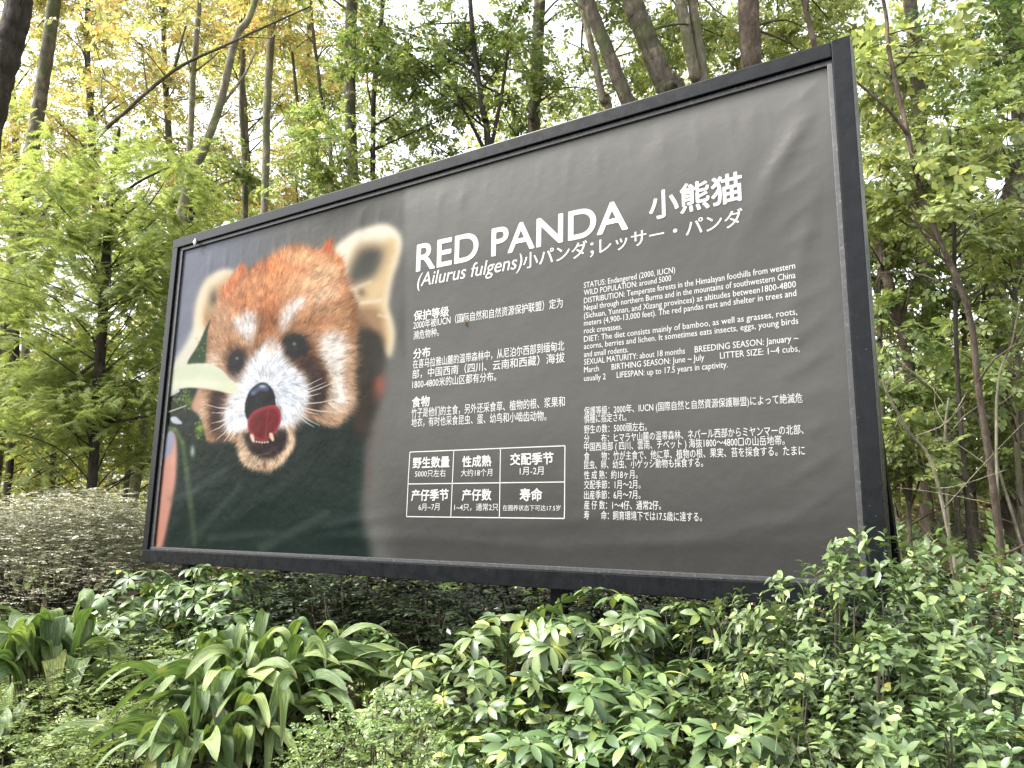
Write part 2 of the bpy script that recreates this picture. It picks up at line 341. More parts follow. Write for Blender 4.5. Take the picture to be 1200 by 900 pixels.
    # head
    head = [(168, 269), (187, 234), (191, 203), (218, 172), (238, 146), (253, 131), (263, 150), (312, 121), (351, 96), (380, 87), (410, 88), (450, 95), (462, 76), (478, 73), (485, 103), (508, 126), (514, 156), (524, 195), (540, 234), (547, 273), (543, 312), (541, 351), (543, 368), (537, 426), (540, 465), (536, 500), (516, 520), (497, 541), (470, 546), (440, 532), (403, 520), (380, 560), (384, 575), (378, 604), (352, 640), (330, 657), (295, 659), (265, 650), (244, 620), (240, 590), (203, 584), (168, 586), (152, 571), (144, 532), (129, 508), (129, 458), (150, 430), (152, 384), (156, 349), (160, 310)]
    Mh = mask(head, 4)
    Sol = C.copy(); base = C.copy()
    C = base
    g = np.clip((yy-90)/260, 0, 1)[..., None]
    lay(Mh, np.array(col(192, 118, 78))*(1-g)+col(182, 142, 110)*g)
    MH = Mh
    def hspot(x, y, rx, ry, c, a, ang=0.0):
        ca, sa = np.cos(ang), np.sin(ang); u = (xx-x)*ca+(yy-y)*sa; v = -(xx-x)*sa+(yy-y)*ca
        lay(np.exp(-(u/rx)**2-(v/ry)**2)*MH, c, a)
    hspot(330, 140, 90, 24, col(208, 116, 66), .8); hspot(400, 118, 66, 26, col(228, 184, 138), .85)
    hspot(360, 200, 60, 45, col(204, 142, 98), .8); hspot(260, 200, 50, 45, col(214, 150, 108), .8)
    hspot(225, 185, 10, 40, col(198, 104, 66), .8, .6); hspot(252, 142, 9, 14, col(196, 98, 62), .85)
    hspot(470, 88, 12, 18, col(198, 98, 62), .9); hspot(495, 130, 14, 26, col(198, 108, 66), .85)
    hspot(470, 150, 40, 24, col(222, 186, 146), .8); hspot(455, 215, 45, 22, col(226, 202, 176), .75, -.4)
    hspot(470, 255, 60, 26, col(178, 138, 104), .9, -.15); hspot(525, 260, 16, 50, col(186, 142, 98), .8)
    hspot(318, 220, 26, 60, col(196, 124, 80), .7); hspot(200, 265, 34, 34, col(212, 172, 138), .8)
    hspot(190, 320, 36, 34, col(196, 156, 122), .8); hspot(175, 385, 22, 26, col(224, 204, 186), .9)
    hspot(430, 175, 70, 34, col(236, 200, 160), .7, -.3); hspot(300, 180, 70, 34, col(226, 160, 112), .6, -.2); hspot(250, 235, 40, 26, col(196, 128, 84), .7)
    hspot(535, 300, 14, 120, col(120, 84, 60), .75); hspot(165, 330, 10, 60, col(150, 104, 74), .6); hspot(430, 285, 50, 14, col(150, 104, 72), .8, -.1); hspot(215, 335, 18, 22, col(160, 112, 82), .7)
    lay(mask([(285, 262), (318, 240), (347, 262), (352, 335), (340, 322), (318, 318), (300, 350), (272, 372), (282, 310)], 5), col(146, 98, 64), .8)
    hspot(318, 275, 14, 55, col(186, 118, 74), .7)
    lay(mask([(228, 286), (256, 262), (278, 257), (286, 275), (283, 312), (268, 340), (256, 322), (242, 312)], 7), col(230, 226, 224), .95)
    lay(mask([(346, 292), (352, 262), (372, 234), (397, 221), (409, 232), (384, 266), (364, 296), (352, 322)], 7), col(230, 224, 220), .95)
    # cheeks
    lay(mask([(440, 336), (478, 304), (520, 322), (534, 372), (530, 430), (538, 470), (528, 500), (492, 538), (455, 532), (444, 512), (464, 474), (472, 432), (464, 402), (444, 372)], 7), col(206, 176, 152))
    lay(mask([(442, 336), (478, 308), (508, 330), (512, 380), (508, 440), (512, 480), (490, 500), (474, 480), (476, 432), (466, 398), (446, 368)], 10), col(232, 226, 220), .95)
    hspot(520, 400, 10, 60, col(160, 122, 92), .6); hspot(480, 528, 40, 12, col(190, 152, 122), .7)
    # dark tear stripes and eyes
    lay(mask([(348, 340), (352, 318), (372, 312), (404, 314), (424, 336), (432, 352), (448, 380), (464, 407), (468, 436), (460, 478), (442, 506), (415, 508), (400, 470), (408, 430), (380, 400), (356, 378)], 7), col(84, 62, 46))
    hspot(440, 460, 26, 46, col(52, 46, 40), .9); hspot(425, 395, 22, 24, col(66, 52, 42), .8); hspot(432, 345, 14, 22, col(110, 76, 54), .7)
    lay(mask([(352, 340), (360, 322), (384, 314), (404, 322), (412, 345), (402, 368), (380, 376), (362, 366)], 3), col(46, 44, 41))
    lay(mask([(212, 395), (216, 372), (224, 350), (246, 346), (264, 358), (268, 380), (254, 408), (232, 436), (219, 420)], 6), col(78, 58, 46))
    lay(mask([(218, 388), (222, 366), (236, 356), (252, 362), (258, 378), (246, 406), (228, 418)], 3), col(42, 40, 38))
    lay(mask([(172, 456), (210, 458), (210, 490), (204, 530), (212, 580), (186, 582), (168, 545), (170, 500)], 5), col(70, 54, 46))
    hspot(148, 500, 12, 50, col(206, 178, 158), .9); hspot(190, 575, 30, 14, col(110, 84, 68), .8)
    # muzzle
    lay(mask([(306, 340), (322, 326), (342, 342), (358, 376), (386, 402), (410, 428), (420, 460), (412, 492), (402, 518), (378, 542), (356, 548), (300, 560), (262, 552), (240, 564), (212, 556), (203, 530), (210, 500), (222, 470), (238, 442), (256, 410), (274, 378)], 6), col(222, 226, 234))
    hspot(322, 350, 14, 18, col(214, 178, 146), .8); hspot(368, 470, 24, 26, col(200, 212, 232), .6); hspot(300, 400, 26, 34, col(240, 242, 246), .8)
    hspot(246, 470, 16, 40, col(236, 236, 236), .8); hspot(225, 430, 10, 10, col(230, 220, 210), .5)
    # mouth and chin
    lay(mask([(242, 582), (262, 556), (300, 560), (360, 556), (382, 572), (382, 600), (354, 640), (330, 656), (298, 659), (266, 650), (244, 622)], 4), col(218, 190, 160))
    lay(mask([(256, 560), (300, 556), (356, 552), (366, 572), (360, 600), (340, 622), (312, 632), (286, 622), (264, 600)], 4), col(58, 48, 47))
    hspot(308, 648, 6, 18, col(86, 66, 56), .8)
    fur_base = C.copy()
    # fur: hair strokes in the colour of their root, running away from the nose bridge
    N = 42000
    rx_ = rg.uniform(120, 560, N); ry_ = rg.uniform(66, 664, N)
    keep = MH[ry_.astype(int), rx_.astype(int)] > .45
    rx_, ry_ = rx_[keep], ry_[keep]; n = len(rx_)
    ox = 312+0.15*(rx_-312); oy = np.where(ry_ < 400, 420, 450)
    ang = np.arctan2(ry_-oy, rx_-ox)+rg.normal(0, .22, n)+np.sin(rx_/31.)*.12+np.sin(ry_/23.)*.15
    Ls = rg.uniform(8, 30, n)*np.where(ry_ > 560, .7, 1.0)
    cl_ = noise(3.2)[ry_.astype(int), rx_.astype(int)]*.10+noise(9)[ry_.astype(int), rx_.astype(int)]*.06
    jit = 1+rg.normal(0, .13, n)+cl_+.34*(rg.random(n) < .14)-.28*(rg.random(n) < .12)
    rootc = fur_base[ry_.astype(int), rx_.astype(int)]*jit[:, None]
    K = 26
    order = rg.permutation(n)
    for ch in np.array_split(order, 60):
        for k in range(K):
            t = k/(K-1); bend = .25*t
            px = rx_[ch]+np.cos(ang[ch]+bend)*Ls[ch]*t; py = ry_[ch]+np.sin(ang[ch]+bend)*Ls[ch]*t
            ix = np.clip(px.astype(int), 0, Wc-1); iy = np.clip(py.astype(int), 0, Hc-1)
            a = (.62*(1-t)**.6)[..., None] if np.ndim(t) else .62*(1-t)**.6
            C[iy, ix] += (rootc[ch]-C[iy, ix])*a
    C[:] = blur(C, .7)
    # eyes, nose, tongue, teeth over the fur
    spot(236, 384, 17, 21, col(34, 33, 33), .9, 4); spot(384, 344, 18, 19, col(36, 36, 35), .9, 4)
    spot(236, 373, 4.5, 4.5, col(150, 152, 150), .9); spot(384, 336, 5, 5, col(140, 146, 146), .9)
    spot(240, 384, 10, 6, col(78, 76, 74), .5); spot(388, 348, 10, 6, col(82, 82, 80), .5)
    lay(mask([(257, 493), (262, 474), (270, 457), (289, 440), (308, 436), (324, 448), (333, 466), (335, 484), (330, 500), (273, 524), (264, 532), (258, 515)], 1.6), col(24, 27, 31))
    lay(mask([(268, 468), (274, 456), (291, 444), (308, 440), (322, 452), (316, 460), (296, 458), (280, 470)], 4), col(98, 110, 132), .85)
    spot(302, 445, 9, 4, col(190, 204, 224), .85); spot(278, 462, 6, 5, col(120, 134, 158), .7)
    tong = [(264, 545), (268, 524), (285, 506), (312, 496), (331, 493), (346, 504), (350, 530), (340, 558), (325, 576), (304, 588), (284, 580), (269, 564)]
    lay(mask(tong, 1.4), col(164, 72, 78)); lay(mask([((x-307)*.86+307, (y-541)*.86+543) for x, y in tong], 4), col(112, 44, 48))
    line((316, 504), (310, 575), 2.0, 2.5, col(140, 68, 70), .7); spot(325, 520, 14, 18, col(140, 62, 66), .5)
    for x, y, r in ((277, 579, 1), (326, 576, 1)):
        lay(mask([(x-6, y-10), (x+2, y-9), (x+6, y+8), (x+1, y+10), (x-5, y)], 1.2), col(236, 206, 178))
    for x in (287, 294, 301, 308, 315): spot(x, 590-abs(x-303)*.15, 3, 2.6, col(232, 206, 184), .95, 4)
    for x in (296, 306, 316): spot(x, 620-(x-300)*.2, 5, 2.5, col(120, 110, 108), .6)
    # whiskers
    wc = col(244, 236, 228)
    for p, q in (((375, 456), (455, 424)), ((380, 464), (466, 434)), ((385, 472), (512, 423)), ((400, 470), (452, 463)), ((410, 490), (492, 477)), ((400, 502), (445, 517)), ((405, 500), (485, 511)), ((390, 518), (435, 550)), ((395, 514), (449, 546)), ((360, 540), (372, 566)),
                 ((218, 502), (160, 493)), ((218, 508), (172, 513)), ((214, 525), (170, 540)), ((214, 535), (165, 563)), ((222, 542), (183, 583)), ((228, 548), (203, 587)), ((236, 552), (216, 585))):
        m = ((p[0]+q[0])/2+1, (p[1]+q[1])/2+3)
        line(p, m, 1.2, 1.0, wc, .9); line(m, q, 1.0, .5, wc, .9)
    # bamboo leaves, thumb, stalks
    lay(mask([(168, 272), (160, 310), (157, 350), (150, 390), (108, 390), (138, 335)], 1.5), col(58, 76, 52))
    lay(mask([(62, 455), (100, 446), (134, 450), (126, 500), (140, 525), (152, 560), (156, 600), (140, 650), (100, 640), (60, 560), (55, 500)], 3), col(40, 56, 46))
    for _ in range(90):
        x, y = rg.normal(100, 16), rg.normal(478, 14)
        if _ > 45: x, y = rg.normal(138, 9), rg.normal(562, 14)
        if _ > 75: x, y = rg.uniform(128, 160), rg.uniform(320, 385)
        spot(x, y, rg.uniform(1, 3.2), rg.uniform(1, 3.2), col(150, 170, 60) if rg.random() < .6 else col(112, 138, 70), .75)
    spot(112, 482, 11, 14, col(140, 165, 50), .5); spot(140, 555, 10, 14, col(150, 180, 60), .55); spot(122, 612, 6, 14, col(190, 200, 195), .8)
    lay(mask([(128, 470), (140, 455), (150, 470), (134, 510), (118, 500)], 3), col(204, 160, 136), .8)
    line((57, 512), (105, 495), 2.2, 1.5, col(190, 196, 160), .9)
    lay(mask([(66, 526), (80, 524), (96, 540), (84, 543), (70, 538)], 1.3), col(196, 196, 212))
    lay(mask([(58, 421), (70, 397), (113, 388), (164, 387), (196, 402), (216, 424), (238, 448), (236, 462), (214, 463), (187, 457), (137, 449), (90, 452), (62, 466)], 1.6), col(222, 226, 202))
    lay(mask([(70, 402), (130, 392), (190, 406), (214, 430), (150, 420), (80, 430)], 6), col(206, 214, 188), .7)
    spot(150, 440, 60, 7, col(236, 236, 214), .7); spot(218, 446, 12, 10, col(226, 230, 190), .8)
    line((56, 472), (84, 456), 3, 5, col(206, 210, 205), .9)
    lay(mask([(40, 660), (54, 590), (62, 564), (76, 572), (81, 592), (80, 640), (76, 700), (62, 780), (36, 880), (0, 900), (10, 780)], 3.5), col(206, 152, 136))
    spot(72, 640, 10, 60, col(232, 172, 150), .6); spot(30, 830, 18, 60, col(200, 134, 116), .5)
    lay(mask([(48, 618), (54, 578), (64, 560), (75, 568), (74, 598), (62, 624), (52, 634)], 2.2), col(158, 160, 184))
    for p, q, w, c, a in (((60, 552), (78, 556), 5, (150, 165, 110), .9), ((78, 556), (96, 590), 6, (128, 146, 92), .85), ((96, 590), (106, 660), 8, (104, 124, 84), .8), ((106, 660), (118, 753), 9, (98, 116, 84), .75), ((118, 753), (127, 850), 9, (86, 104, 78), .7)):
        t_ = C.copy(); line(p, q, w*.8, w*.8, col(*c), a*.7); C[:] = t_+blur(C-t_, 3)
    for p, q, w in (((64, 735), (130, 712), 7), ((130, 712), (205, 660), 9), ((136, 825), (245, 700), 9), ((170, 835), (330, 820), 9), ((300, 860), (470, 770), 12)):
        t_ = C.copy(); line(p, q, w, w*.7, col(84, 95, 90), .38)
        C[:] = t_+(blur(C-t_, 4))
    return np.clip(C, 0, 1)

def lin(c):
    c = np.asarray(c, float); return np.where(c <= .04045, c/12.92, ((c+.055)/1.055)**2.4)
def build_sign():
    root = thing('sign_board', 'large dark framed board with a red panda photo and white text', 'sign board', (BW/2, 0, 0.70))
    off = Vector((-BW/2, 0, -0.70))
    def part(o):
        o.location = off; return o
    # paint: dark grey metal with dust, chips and scratches
    m, nt, p, out = new_mat('dark_frame_paint')
    tc = N(nt, 'ShaderNodeTexCoord'); n = noise_tex(nt, 14, 8, tc.outputs['Object'], .7)
    mp = N(nt, 'ShaderNodeMapping'); nt.links.new(tc.outputs['Object'], mp.inputs[0]); mp.inputs['Scale'].default_value = (6, 6, .9)
    n2 = noise_tex(nt, 7, 6, mp.outputs[0], .7); n3 = noise_tex(nt, 120, 3, tc.outputs['Object'])
    c = ramp(nt, [(.3, (.003, .0037, .0045)), (.7, (.006, .007, .0085))], n.outputs['Fac'])
    c = mixc(nt, c, (.11, .11, .105), ramp(nt, [(.58, (0, 0, 0)), (.82, (.08, .08, .08))], n2.outputs['Fac']))
    c = mixc(nt, c, (.34, .33, .31), ramp(nt, [(.72, (0, 0, 0)), (.76, (.35, .35, .35))], n3.outputs['Fac']))
    nt.links.new(c, p.inputs['Base Color']); p.inputs['Roughness'].default_value = .42
    nt.links.new(ramp(nt, [(.3, (.20, .20, .20)), (.7, (.36, .36, .36))], n.outputs['Fac']), p.inputs['Roughness']); p.inputs['Specular IOR Level'].default_value = .11
    frame = m
    m, nt, p, out = new_mat('worn_edge_trim')
    tc = N(nt, 'ShaderNodeTexCoord'); n = noise_tex(nt, 60, 6, tc.outputs['Object'], .75)
    nt.links.new(ramp(nt, [(.44, (.012, .013, .015)), (.58, (.028, .028, .028)), (.74, (.15, .15, .145))], n.outputs['Fac']), p.inputs['Base Color']); p.inputs['Roughness'].default_value = .5
    trim = m
    def bevel_box(b, lo, hi, e=.004):
        bm = bmesh.new(); bmesh.ops.create_cube(bm, size=1)
        for v in bm.verts: v.co = Vector([lo[i]+(v.co[i]+.5)*(hi[i]-lo[i]) for i in range(3)])
        bmesh.ops.bevel(bm, geom=bm.edges[:], offset=e, segments=2, affect='EDGES', profile=.7)
        bm.verts.index_update()
        V = [v.co[:] for v in bm.verts]
        b.add(V, [[v.index for v in f.verts] for f in bm.faces if len(f.verts) == 4] or None, [[v.index for v in f.verts] for f in bm.faces if len(f.verts) == 3] or None)
        bm.free()
    D = .13
    b = MB(); bevel_box(b, (0, 0, BZ1-.070), (4.712, D, BZ1)); part(b.build('top_rail', frame, root))
    b = MB(); bevel_box(b, (0, 0.002, BZ0), (4.712, D, BZ0+.084)); part(b.build('bottom_rail', frame, root))
    b = MB(); bevel_box(b, (0, .001, BZ0+.0845), (.060, D, BZ1-.0705)); part(b.build('side_post', frame, root))
    b = MB(); bevel_box(b, (4.714, -.004, 0.55), (BW, D, BZ1+.004)); part(b.build('side_post', frame, root))
    # stepped inner trim between frame and banner
    for lo, hi in (((.062, .020, BT), (4.711, .06, BZ1-.071)), ((.062, .016, BZ0+.085), (4.711, .06, BB)), ((.062, .020, BB+.001), (BX0, .06, BT-.001)), ((BX1, .012, BB+.001), (4.7115, .06, BT-.001))):
        b = MB(); bevel_box(b, lo, hi, .0025); part(b.build('trim_strip', trim, root))
    b = MB(); b.box((.03, .062, BZ0+.03), (BW-.03, .10, BZ1-.03)); part(b.build('back_panel', frame, root))
    for x in (.35, 3.3):
        b = MB(); bevel_box(b, (x-.04, .11, .35), (x+.04, .17, BZ0+.25)); part(b.build('leg', frame, root))
    for x in (.3, 2.4, 4.72):
        b = MB(); z = float(ground(x, 1.35)); b.tube([(x, .14, 2.75), (x, 1.35, z-.15)], .026, 8); part(b.build('back_brace', frame, root))
    # banner: print painted into its vertices
    pic = paint_print()
    xs = np.concatenate([np.linspace(BX0, 1.98, 470), np.linspace(1.98, BX1, 300)[1:]]); zs = np.linspace(BB, BT, 520)
    X, Z = np.meshgrid(xs, zs); Y = BY-fold(X, Z)
    d0 = np.stack([X-CAM[0], BY-CAM[1]+0*X, Z-CAM[2]], -1)      # undo the photograph's perspective
    dep = d0 @ _f; PX = 600+FPX*(d0 @ _r)/dep; PY = 450-FPX*(d0 @ _u)/dep
    KX = (PX-170)*680/310; KY = (PY-250)*900/410
    ix = np.clip(KX, 0, 678.99); iy = np.clip(KY, 0, 898.99); i0, j0 = ix.astype(int), iy.astype(int); fx, fy = (ix-i0)[..., None], (iy-j0)[..., None]
    C = (pic[j0, i0]*(1-fx)+pic[j0, i0+1]*fx)*(1-fy)+(pic[j0+1, i0]*(1-fx)+pic[j0+1, i0+1]*fx)*fy
    L = lin(C)
    k = np.interp(Z, *GREY_BY_HEIGHT)[..., None]               # grey by height: paler at the top, darker at the bottom
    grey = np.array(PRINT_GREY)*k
    L = np.maximum(L*PRINT_GAIN-(.004+.003*sstep(1.4, 2.6, Z)[..., None]), .004)
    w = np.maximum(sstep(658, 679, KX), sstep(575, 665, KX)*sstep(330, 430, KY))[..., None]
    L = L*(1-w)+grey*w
    nx, nz = len(xs), len(zs); i = (np.arange(nz-1)[:, None]*nx+np.arange(nx-1)[None]).ravel()
    me = mesh_of('banner', np.stack([X, Y, Z], -1).reshape(-1, 3), [np.stack([i, i+1, i+nx+1, i+nx], -1)], smooth=True)
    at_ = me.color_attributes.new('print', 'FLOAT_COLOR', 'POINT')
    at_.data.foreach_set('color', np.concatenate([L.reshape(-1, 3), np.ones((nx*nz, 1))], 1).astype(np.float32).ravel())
    m, nt, p, out = new_mat('printed_banner')
    a = N(nt, 'ShaderNodeAttribute'); a.attribute_name = 'print'
    tc = N(nt, 'ShaderNodeTexCoord'); mp = N(nt, 'ShaderNodeMapping'); nt.links.new(tc.outputs['Object'], mp.inputs[0]); mp.inputs['Scale'].default_value = (7, 1, .5)
    n = noise_tex(nt, 6, 8, mp.outputs[0], .7); n2 = noise_tex(nt, 90, 2, tc.outputs['Object']); n4 = noise_tex(nt, 1.4, 5, tc.outputs['Object'], .6)
    c = mixc(nt, a.outputs['Color'], (.40, .37, .34), ramp(nt, [(.54, (0, 0, 0)), (.84, (.008, .008, .008))], n.outputs['Fac']))
    c = mixc(nt, c, (.30, .27, .24), ramp(nt, [(.45, (0, 0, 0)), (.75, (.006, .006, .006))], n4.outputs['Fac']))
    c = mixc(nt, c, (.02, .02, .018), ramp(nt, [(.76, (0, 0, 0)), (.79, (.7, .7, .7))], n2.outputs['Fac']))
    nt.links.new(c, p.inputs['Base Color']); p.inputs['Roughness'].default_value = .25; p.inputs['Specular IOR Level'].default_value = .05
    n5 = noise_tex(nt, 5, 4, tc.outputs['Object']); bp = N(nt, 'ShaderNodeBump'); bp.inputs['Strength'].default_value = .25; bp.inputs['Distance'].default_value = .03
    nt.links.new(n5.outputs['Fac'], bp.inputs['Height']); nt.links.new(bp.outputs[0], p.inputs['Normal'])
    banner = part(link('banner', me, m, root))

    # lettering
    m, nt, p, out = new_mat('white_lettering'); p.inputs['Base Color'].default_value = (.30, .30, .29, 1); p.inputs['Roughness'].default_value = .5
    white = m
    fc = bpy.data.curves.new('lettering', 'FONT'); fo = bpy.data.objects.new('lettering', fc); COL.objects.link(fo); fc.size = 1; fc.fill_mode = 'FRONT'
    def glyphs(t, bold=0., shear=0., space=1., wspace=1., res=3):
        fc.body = t; fc.offset = bold; fc.shear = shear; fc.space_character = space; fc.space_word = wspace; fc.resolution_u = res
        dg = bpy.context.evaluated_depsgraph_get(); dg.update()
        me = fo.evaluated_get(dg).to_mesh()
        V = np.empty(len(me.vertices)*3); me.vertices.foreach_get('co', V); V = V.reshape(-1, 3)[:, :2]
        me.calc_loop_triangles(); T = np.empty(len(me.loop_triangles)*3, np.int32); me.loop_triangles.foreach_get('vertices', T)
        fo.evaluated_get(dg).to_mesh_clear(); return V.copy(), T.reshape(-1, 3).copy()
    cjk = lambda t: any(ord(ch) > 0x2e80 for ch in t)
    def lay(b, t, l, r, size=None, bold=0., shear=0., res=3, bottom=None, hs=1.0, lift=.0013, top=None):
        """a line whose lower left ink corner shows at l and lower right at r in the photograph"""
        P0, P1 = on_board(*l, BY), on_board(*r, BY); W = P1[0]-P0[0]
        V, T = glyphs(t, 0, shear, res=res); w = np.ptp(V[:, 0])
        if size and W/w > size*1.06:
            if ' ' in t and not cjk(t):
                V2, _ = glyphs(t, 0, shear, 1, 2, res); k = (W/size-w)/(np.ptp(V2[:, 0])-w); V, T = glyphs(t, 0, shear, 1, 1+k, res)
            else:
                V2, _ = glyphs(t, 0, shear, 2, 1, res); k = (W/size-w)/(np.ptp(V2[:, 0])-w); V, T = glyphs(t, 0, shear, 1+k, 1, res)
            w = np.ptp(V[:, 0])
        s = W/w; base = (-.08 if cjk(t) else 0.) if bottom is None else bottom
        sv = s*hs
        if size: sv = size*hs
        x = P0[0]+(V[:, 0]-V[:, 0].min())*s; z = P0[2]+(P1[2]-P0[2])*(x-P0[0])/W+(V[:, 1]-base)*sv
        Y = BY-fold(x, z)-lift; e = bold*sv
        for j, (ox, oz) in enumerate(((0, 0), (-e, 0), (e, 0), (0, e), (0, -e), (-.7*e, .7*e), (.7*e, .7*e), (.7*e, -.7*e), (-.7*e, -.7*e))[:9 if bold > .012 else 3 if bold else 1]):
            b.add(np.stack([x+ox, Y-.00010*j, z+oz], -1), None, T)      # stroke weight: shifted layers of the same glyphs
    def cut(me):
        bm = bmesh.new(); bm.from_mesh(me)
        ly = bm.verts.layers.float.new('layer')
        for v in bm.verts: v[ly] = round((BY-float(fold(v.co.x, v.co.z))-.0013-v.co.y)/.00010)
        for k in range(5):
            e = [q for q in bm.edges if q.calc_length() > .03]
            if not e: break
            bmesh.ops.subdivide_edges(bm, edges=e, cuts=1); bmesh.ops.triangulate(bm, faces=[f for f in bm.faces if len(f.verts) > 3])
        for v in bm.verts: v.co.y = BY-float(fold(v.co.x, v.co.z))-.0013-v[ly]*.00010
        bm.to_mesh(me); bm.free()
    def put(b, name, fine=False):
        o = b.build(name, white, banner)
        if fine: cut(o.data)
        return o
    b = MB(); lay(b, 'RED', (488.2, 318), (560, 303.3), bold=.018, res=8, hs=.93); put(b, 'english_title', True)
    b = MB(); lay(b, 'PANDA', (576.4, 300.2), (735.5, 268.1), bold=.018, res=8, hs=.93); put(b, 'english_title', True)
    b = MB(); lay(b, '小熊猫', (761.6, 258.5), (870, 234.5), bold=.022, res=4); put(b, 'chinese_title', True)
    b = MB(); lay(b, '(Ailurus fulgens)', (489.0, 336.2), (612.2, 313.8), shear=.22, bold=.004, res=4, hs=1.05); put(b, 'latin_name', True)
    b = MB(); lay(b, '小パンダ；', (613.2, 315.5), (696, 299.5), bold=.012); put(b, 'japanese_name', True); b = MB(); lay(b, 'レッサー・パンダ', (703, 297.5), (870.7, 263.5), bold=.012, bottom=-.05); put(b, 'japanese_name', True)
    S = .0575
    b = MB(); bd = .020
    for t, l, r in (('保护等级', (485, 376.3), (525.9, 370.3)), ('分布', (484.3, 420.7), (503.9, 417.9)), ('食物', (482.8, 477.9), (503.4, 475.9))):
        b = MB(); lay(b, t, l, r, bold=bd); put(b, 'chinese_heading')
    b = MB()
    for t, l, r in (('2000年被IUCN（国际自然和自然资源保护联盟）定为', (484.3, 386.3), (659.8, 360.6)), ('濒危物种。', (484.3, 398.3), (514, 393.8)), ('在喜马拉雅山麓的温带森林中，从尼泊尔西部到缅甸北', (483.8, 432.2), (661.6, 410.8)),
                    ('部，中国西南（四川、云南和西藏）海拔', (483.2, 444), (662, 424.7)), ('1800-4800米的山区都有分布。', (483.2, 456), (581.5, 446.4)), ('竹子是他们的主食，另外还采食草、植物的根、浆果和', (482.1, 489.6), (662, 476.4)), ('地衣，有时也采食昆虫、蛋、幼鸟和小啮齿动物。', (482.1, 500.6), (640.5, 493))):
        lay(b, t, l, r, size=S, bold=.003, res=2)
        if t[-1] in '。': put(b, 'chinese_paragraph'); b = MB()
    b = MB(); T_ = .0052
    g = [[(480.5, 529.8), (532.1, 527.7), (586.9, 525.6), (662.2, 522.4)], [(478.4, 567.2), (530.4, 566.6), (586.2, 565.9), (661.8, 564.8)], [(476.7, 605.4), (528.6, 605.5), (585.5, 606.8), (661.5, 607.6)]]
    g = [[on_board(*q, BY) for q in row] for row in g]
    def bar(p, q):
        p, q = np.array(p), np.array(q); k = 24; t = np.linspace(0, 1, k)[:, None]; c = p+(q-p)*t
        dv = q-p; nrm = np.array([-dv[2], 0, dv[0]])/np.hypot(dv[0], dv[2])*T_/2; A, B_ = c+nrm, c-nrm
        V = np.concatenate([A, B_]); V[:, 1] = BY-fold(V[:, 0], V[:, 2])-.0012
        i_ = np.arange(k-1); b.add(V, np.stack([i_, i_+k, i_+k+1, i_+1], -1)[:, ::1])
    for row in g: bar(row[0], row[3])
    for k in range(4): bar(g[0][k], g[1][k]); bar(g[1][k], g[2][k])
    for t, l, r in (('野生数量', (484, 548.9), (526.9, 547.5)), ('性成熟', (542.1, 547.5), (575.9, 546.4)), ('交配季节', (598.6, 545.2), (648.5, 543.8)), ('产仔季节', (482.3, 587), (525.7, 586.3)), ('产仔数', (541.8, 586.6), (575.9, 586.3)), ('寿命', (609.5, 587), (635.4, 587))): lay(b, t, l, r, bold=.026, lift=.0013)
    for t, l, r in (('5000只左右', (486.6, 559.5), (522.5, 558.6)), ('大约18个月', (540.4, 558.6), (577.1, 557.8)), ('1月-2月', (609.5, 556.9), (637.1, 556.4)), ('6月~7月', (490.7, 598.5), (515.2, 598)), ('1~4只，通常2只', (532.7, 598.5), (584.1, 598.5)), ('在圈养状态下可达17.5岁', (589.4, 598.5), (656.9, 598.9))): lay(b, t, l, r, bold=.002, res=2, lift=.0013)
    put(b, 'facts_table')
    b = MB(); xl = 684.6
    E_ = (('STATUS: Endangered (2000, IUCN)', 337.8, 791.4, 319.5), ('WILD POPULATION: around 5000', 346.5, 786.8, 329.3), ('DISTRIBUTION: Temperate forests in the Himalayan foothills from western', 355.7, 932.1, 314.9), ('Nepal through northern Burma and in the mountains of southwestern China', 364.2, 932.6, 325.9),
          ('(Sichuan, Yunnan, and Xizang provinces) at altitudes between1800-4800', 373.3, 933, 336.7), ('meters (4,900-13,000 feet). The red pandas rest and shelter in trees and', 382, 933.5, 347), ('rock crevasses.', 391, 728.9, 385.9), ('DIET: The diet consists mainly of bamboo, as well as grasses, roots,', 400.8, 934.6, 368.8),
          ('acorns, berries and lichen. It sometimes eats insects, eggs, young birds', 409.3, 935.8, 379.5), ('and small rodents.', 418.7, 736.4, 412.8))
    for t, y0, x1, y1 in E_: lay(b, t, (xl, y0), (x1, y1), size=.047, bold=.003, res=2, hs=.90)
    for t, l, r in (('SEXUAL MATURITY: about 18 months', (xl, 427.6), (802.8, 414.4)), ('BREEDING SEASON: January ~', (814.3, 413.2), (936.3, 399.7)), ('March', (xl, 436.8), (702, 435)), ('BIRTHING SEASON: June ~ July', (717, 433.5), (825.5, 422)), ('LITTER SIZE: 1~4 cubs,', (844, 420.5), (937.4, 412)), ('usually 2', (xl, 446.7), (710, 444.5)), ('LIFESPAN: up to 17.5 years in captivity.', (723, 443), (853, 430.5))):
        lay(b, t, l, r, size=.047, bold=.003, res=2, hs=.90)
    put(b, 'english_paragraph')
    b = MB()
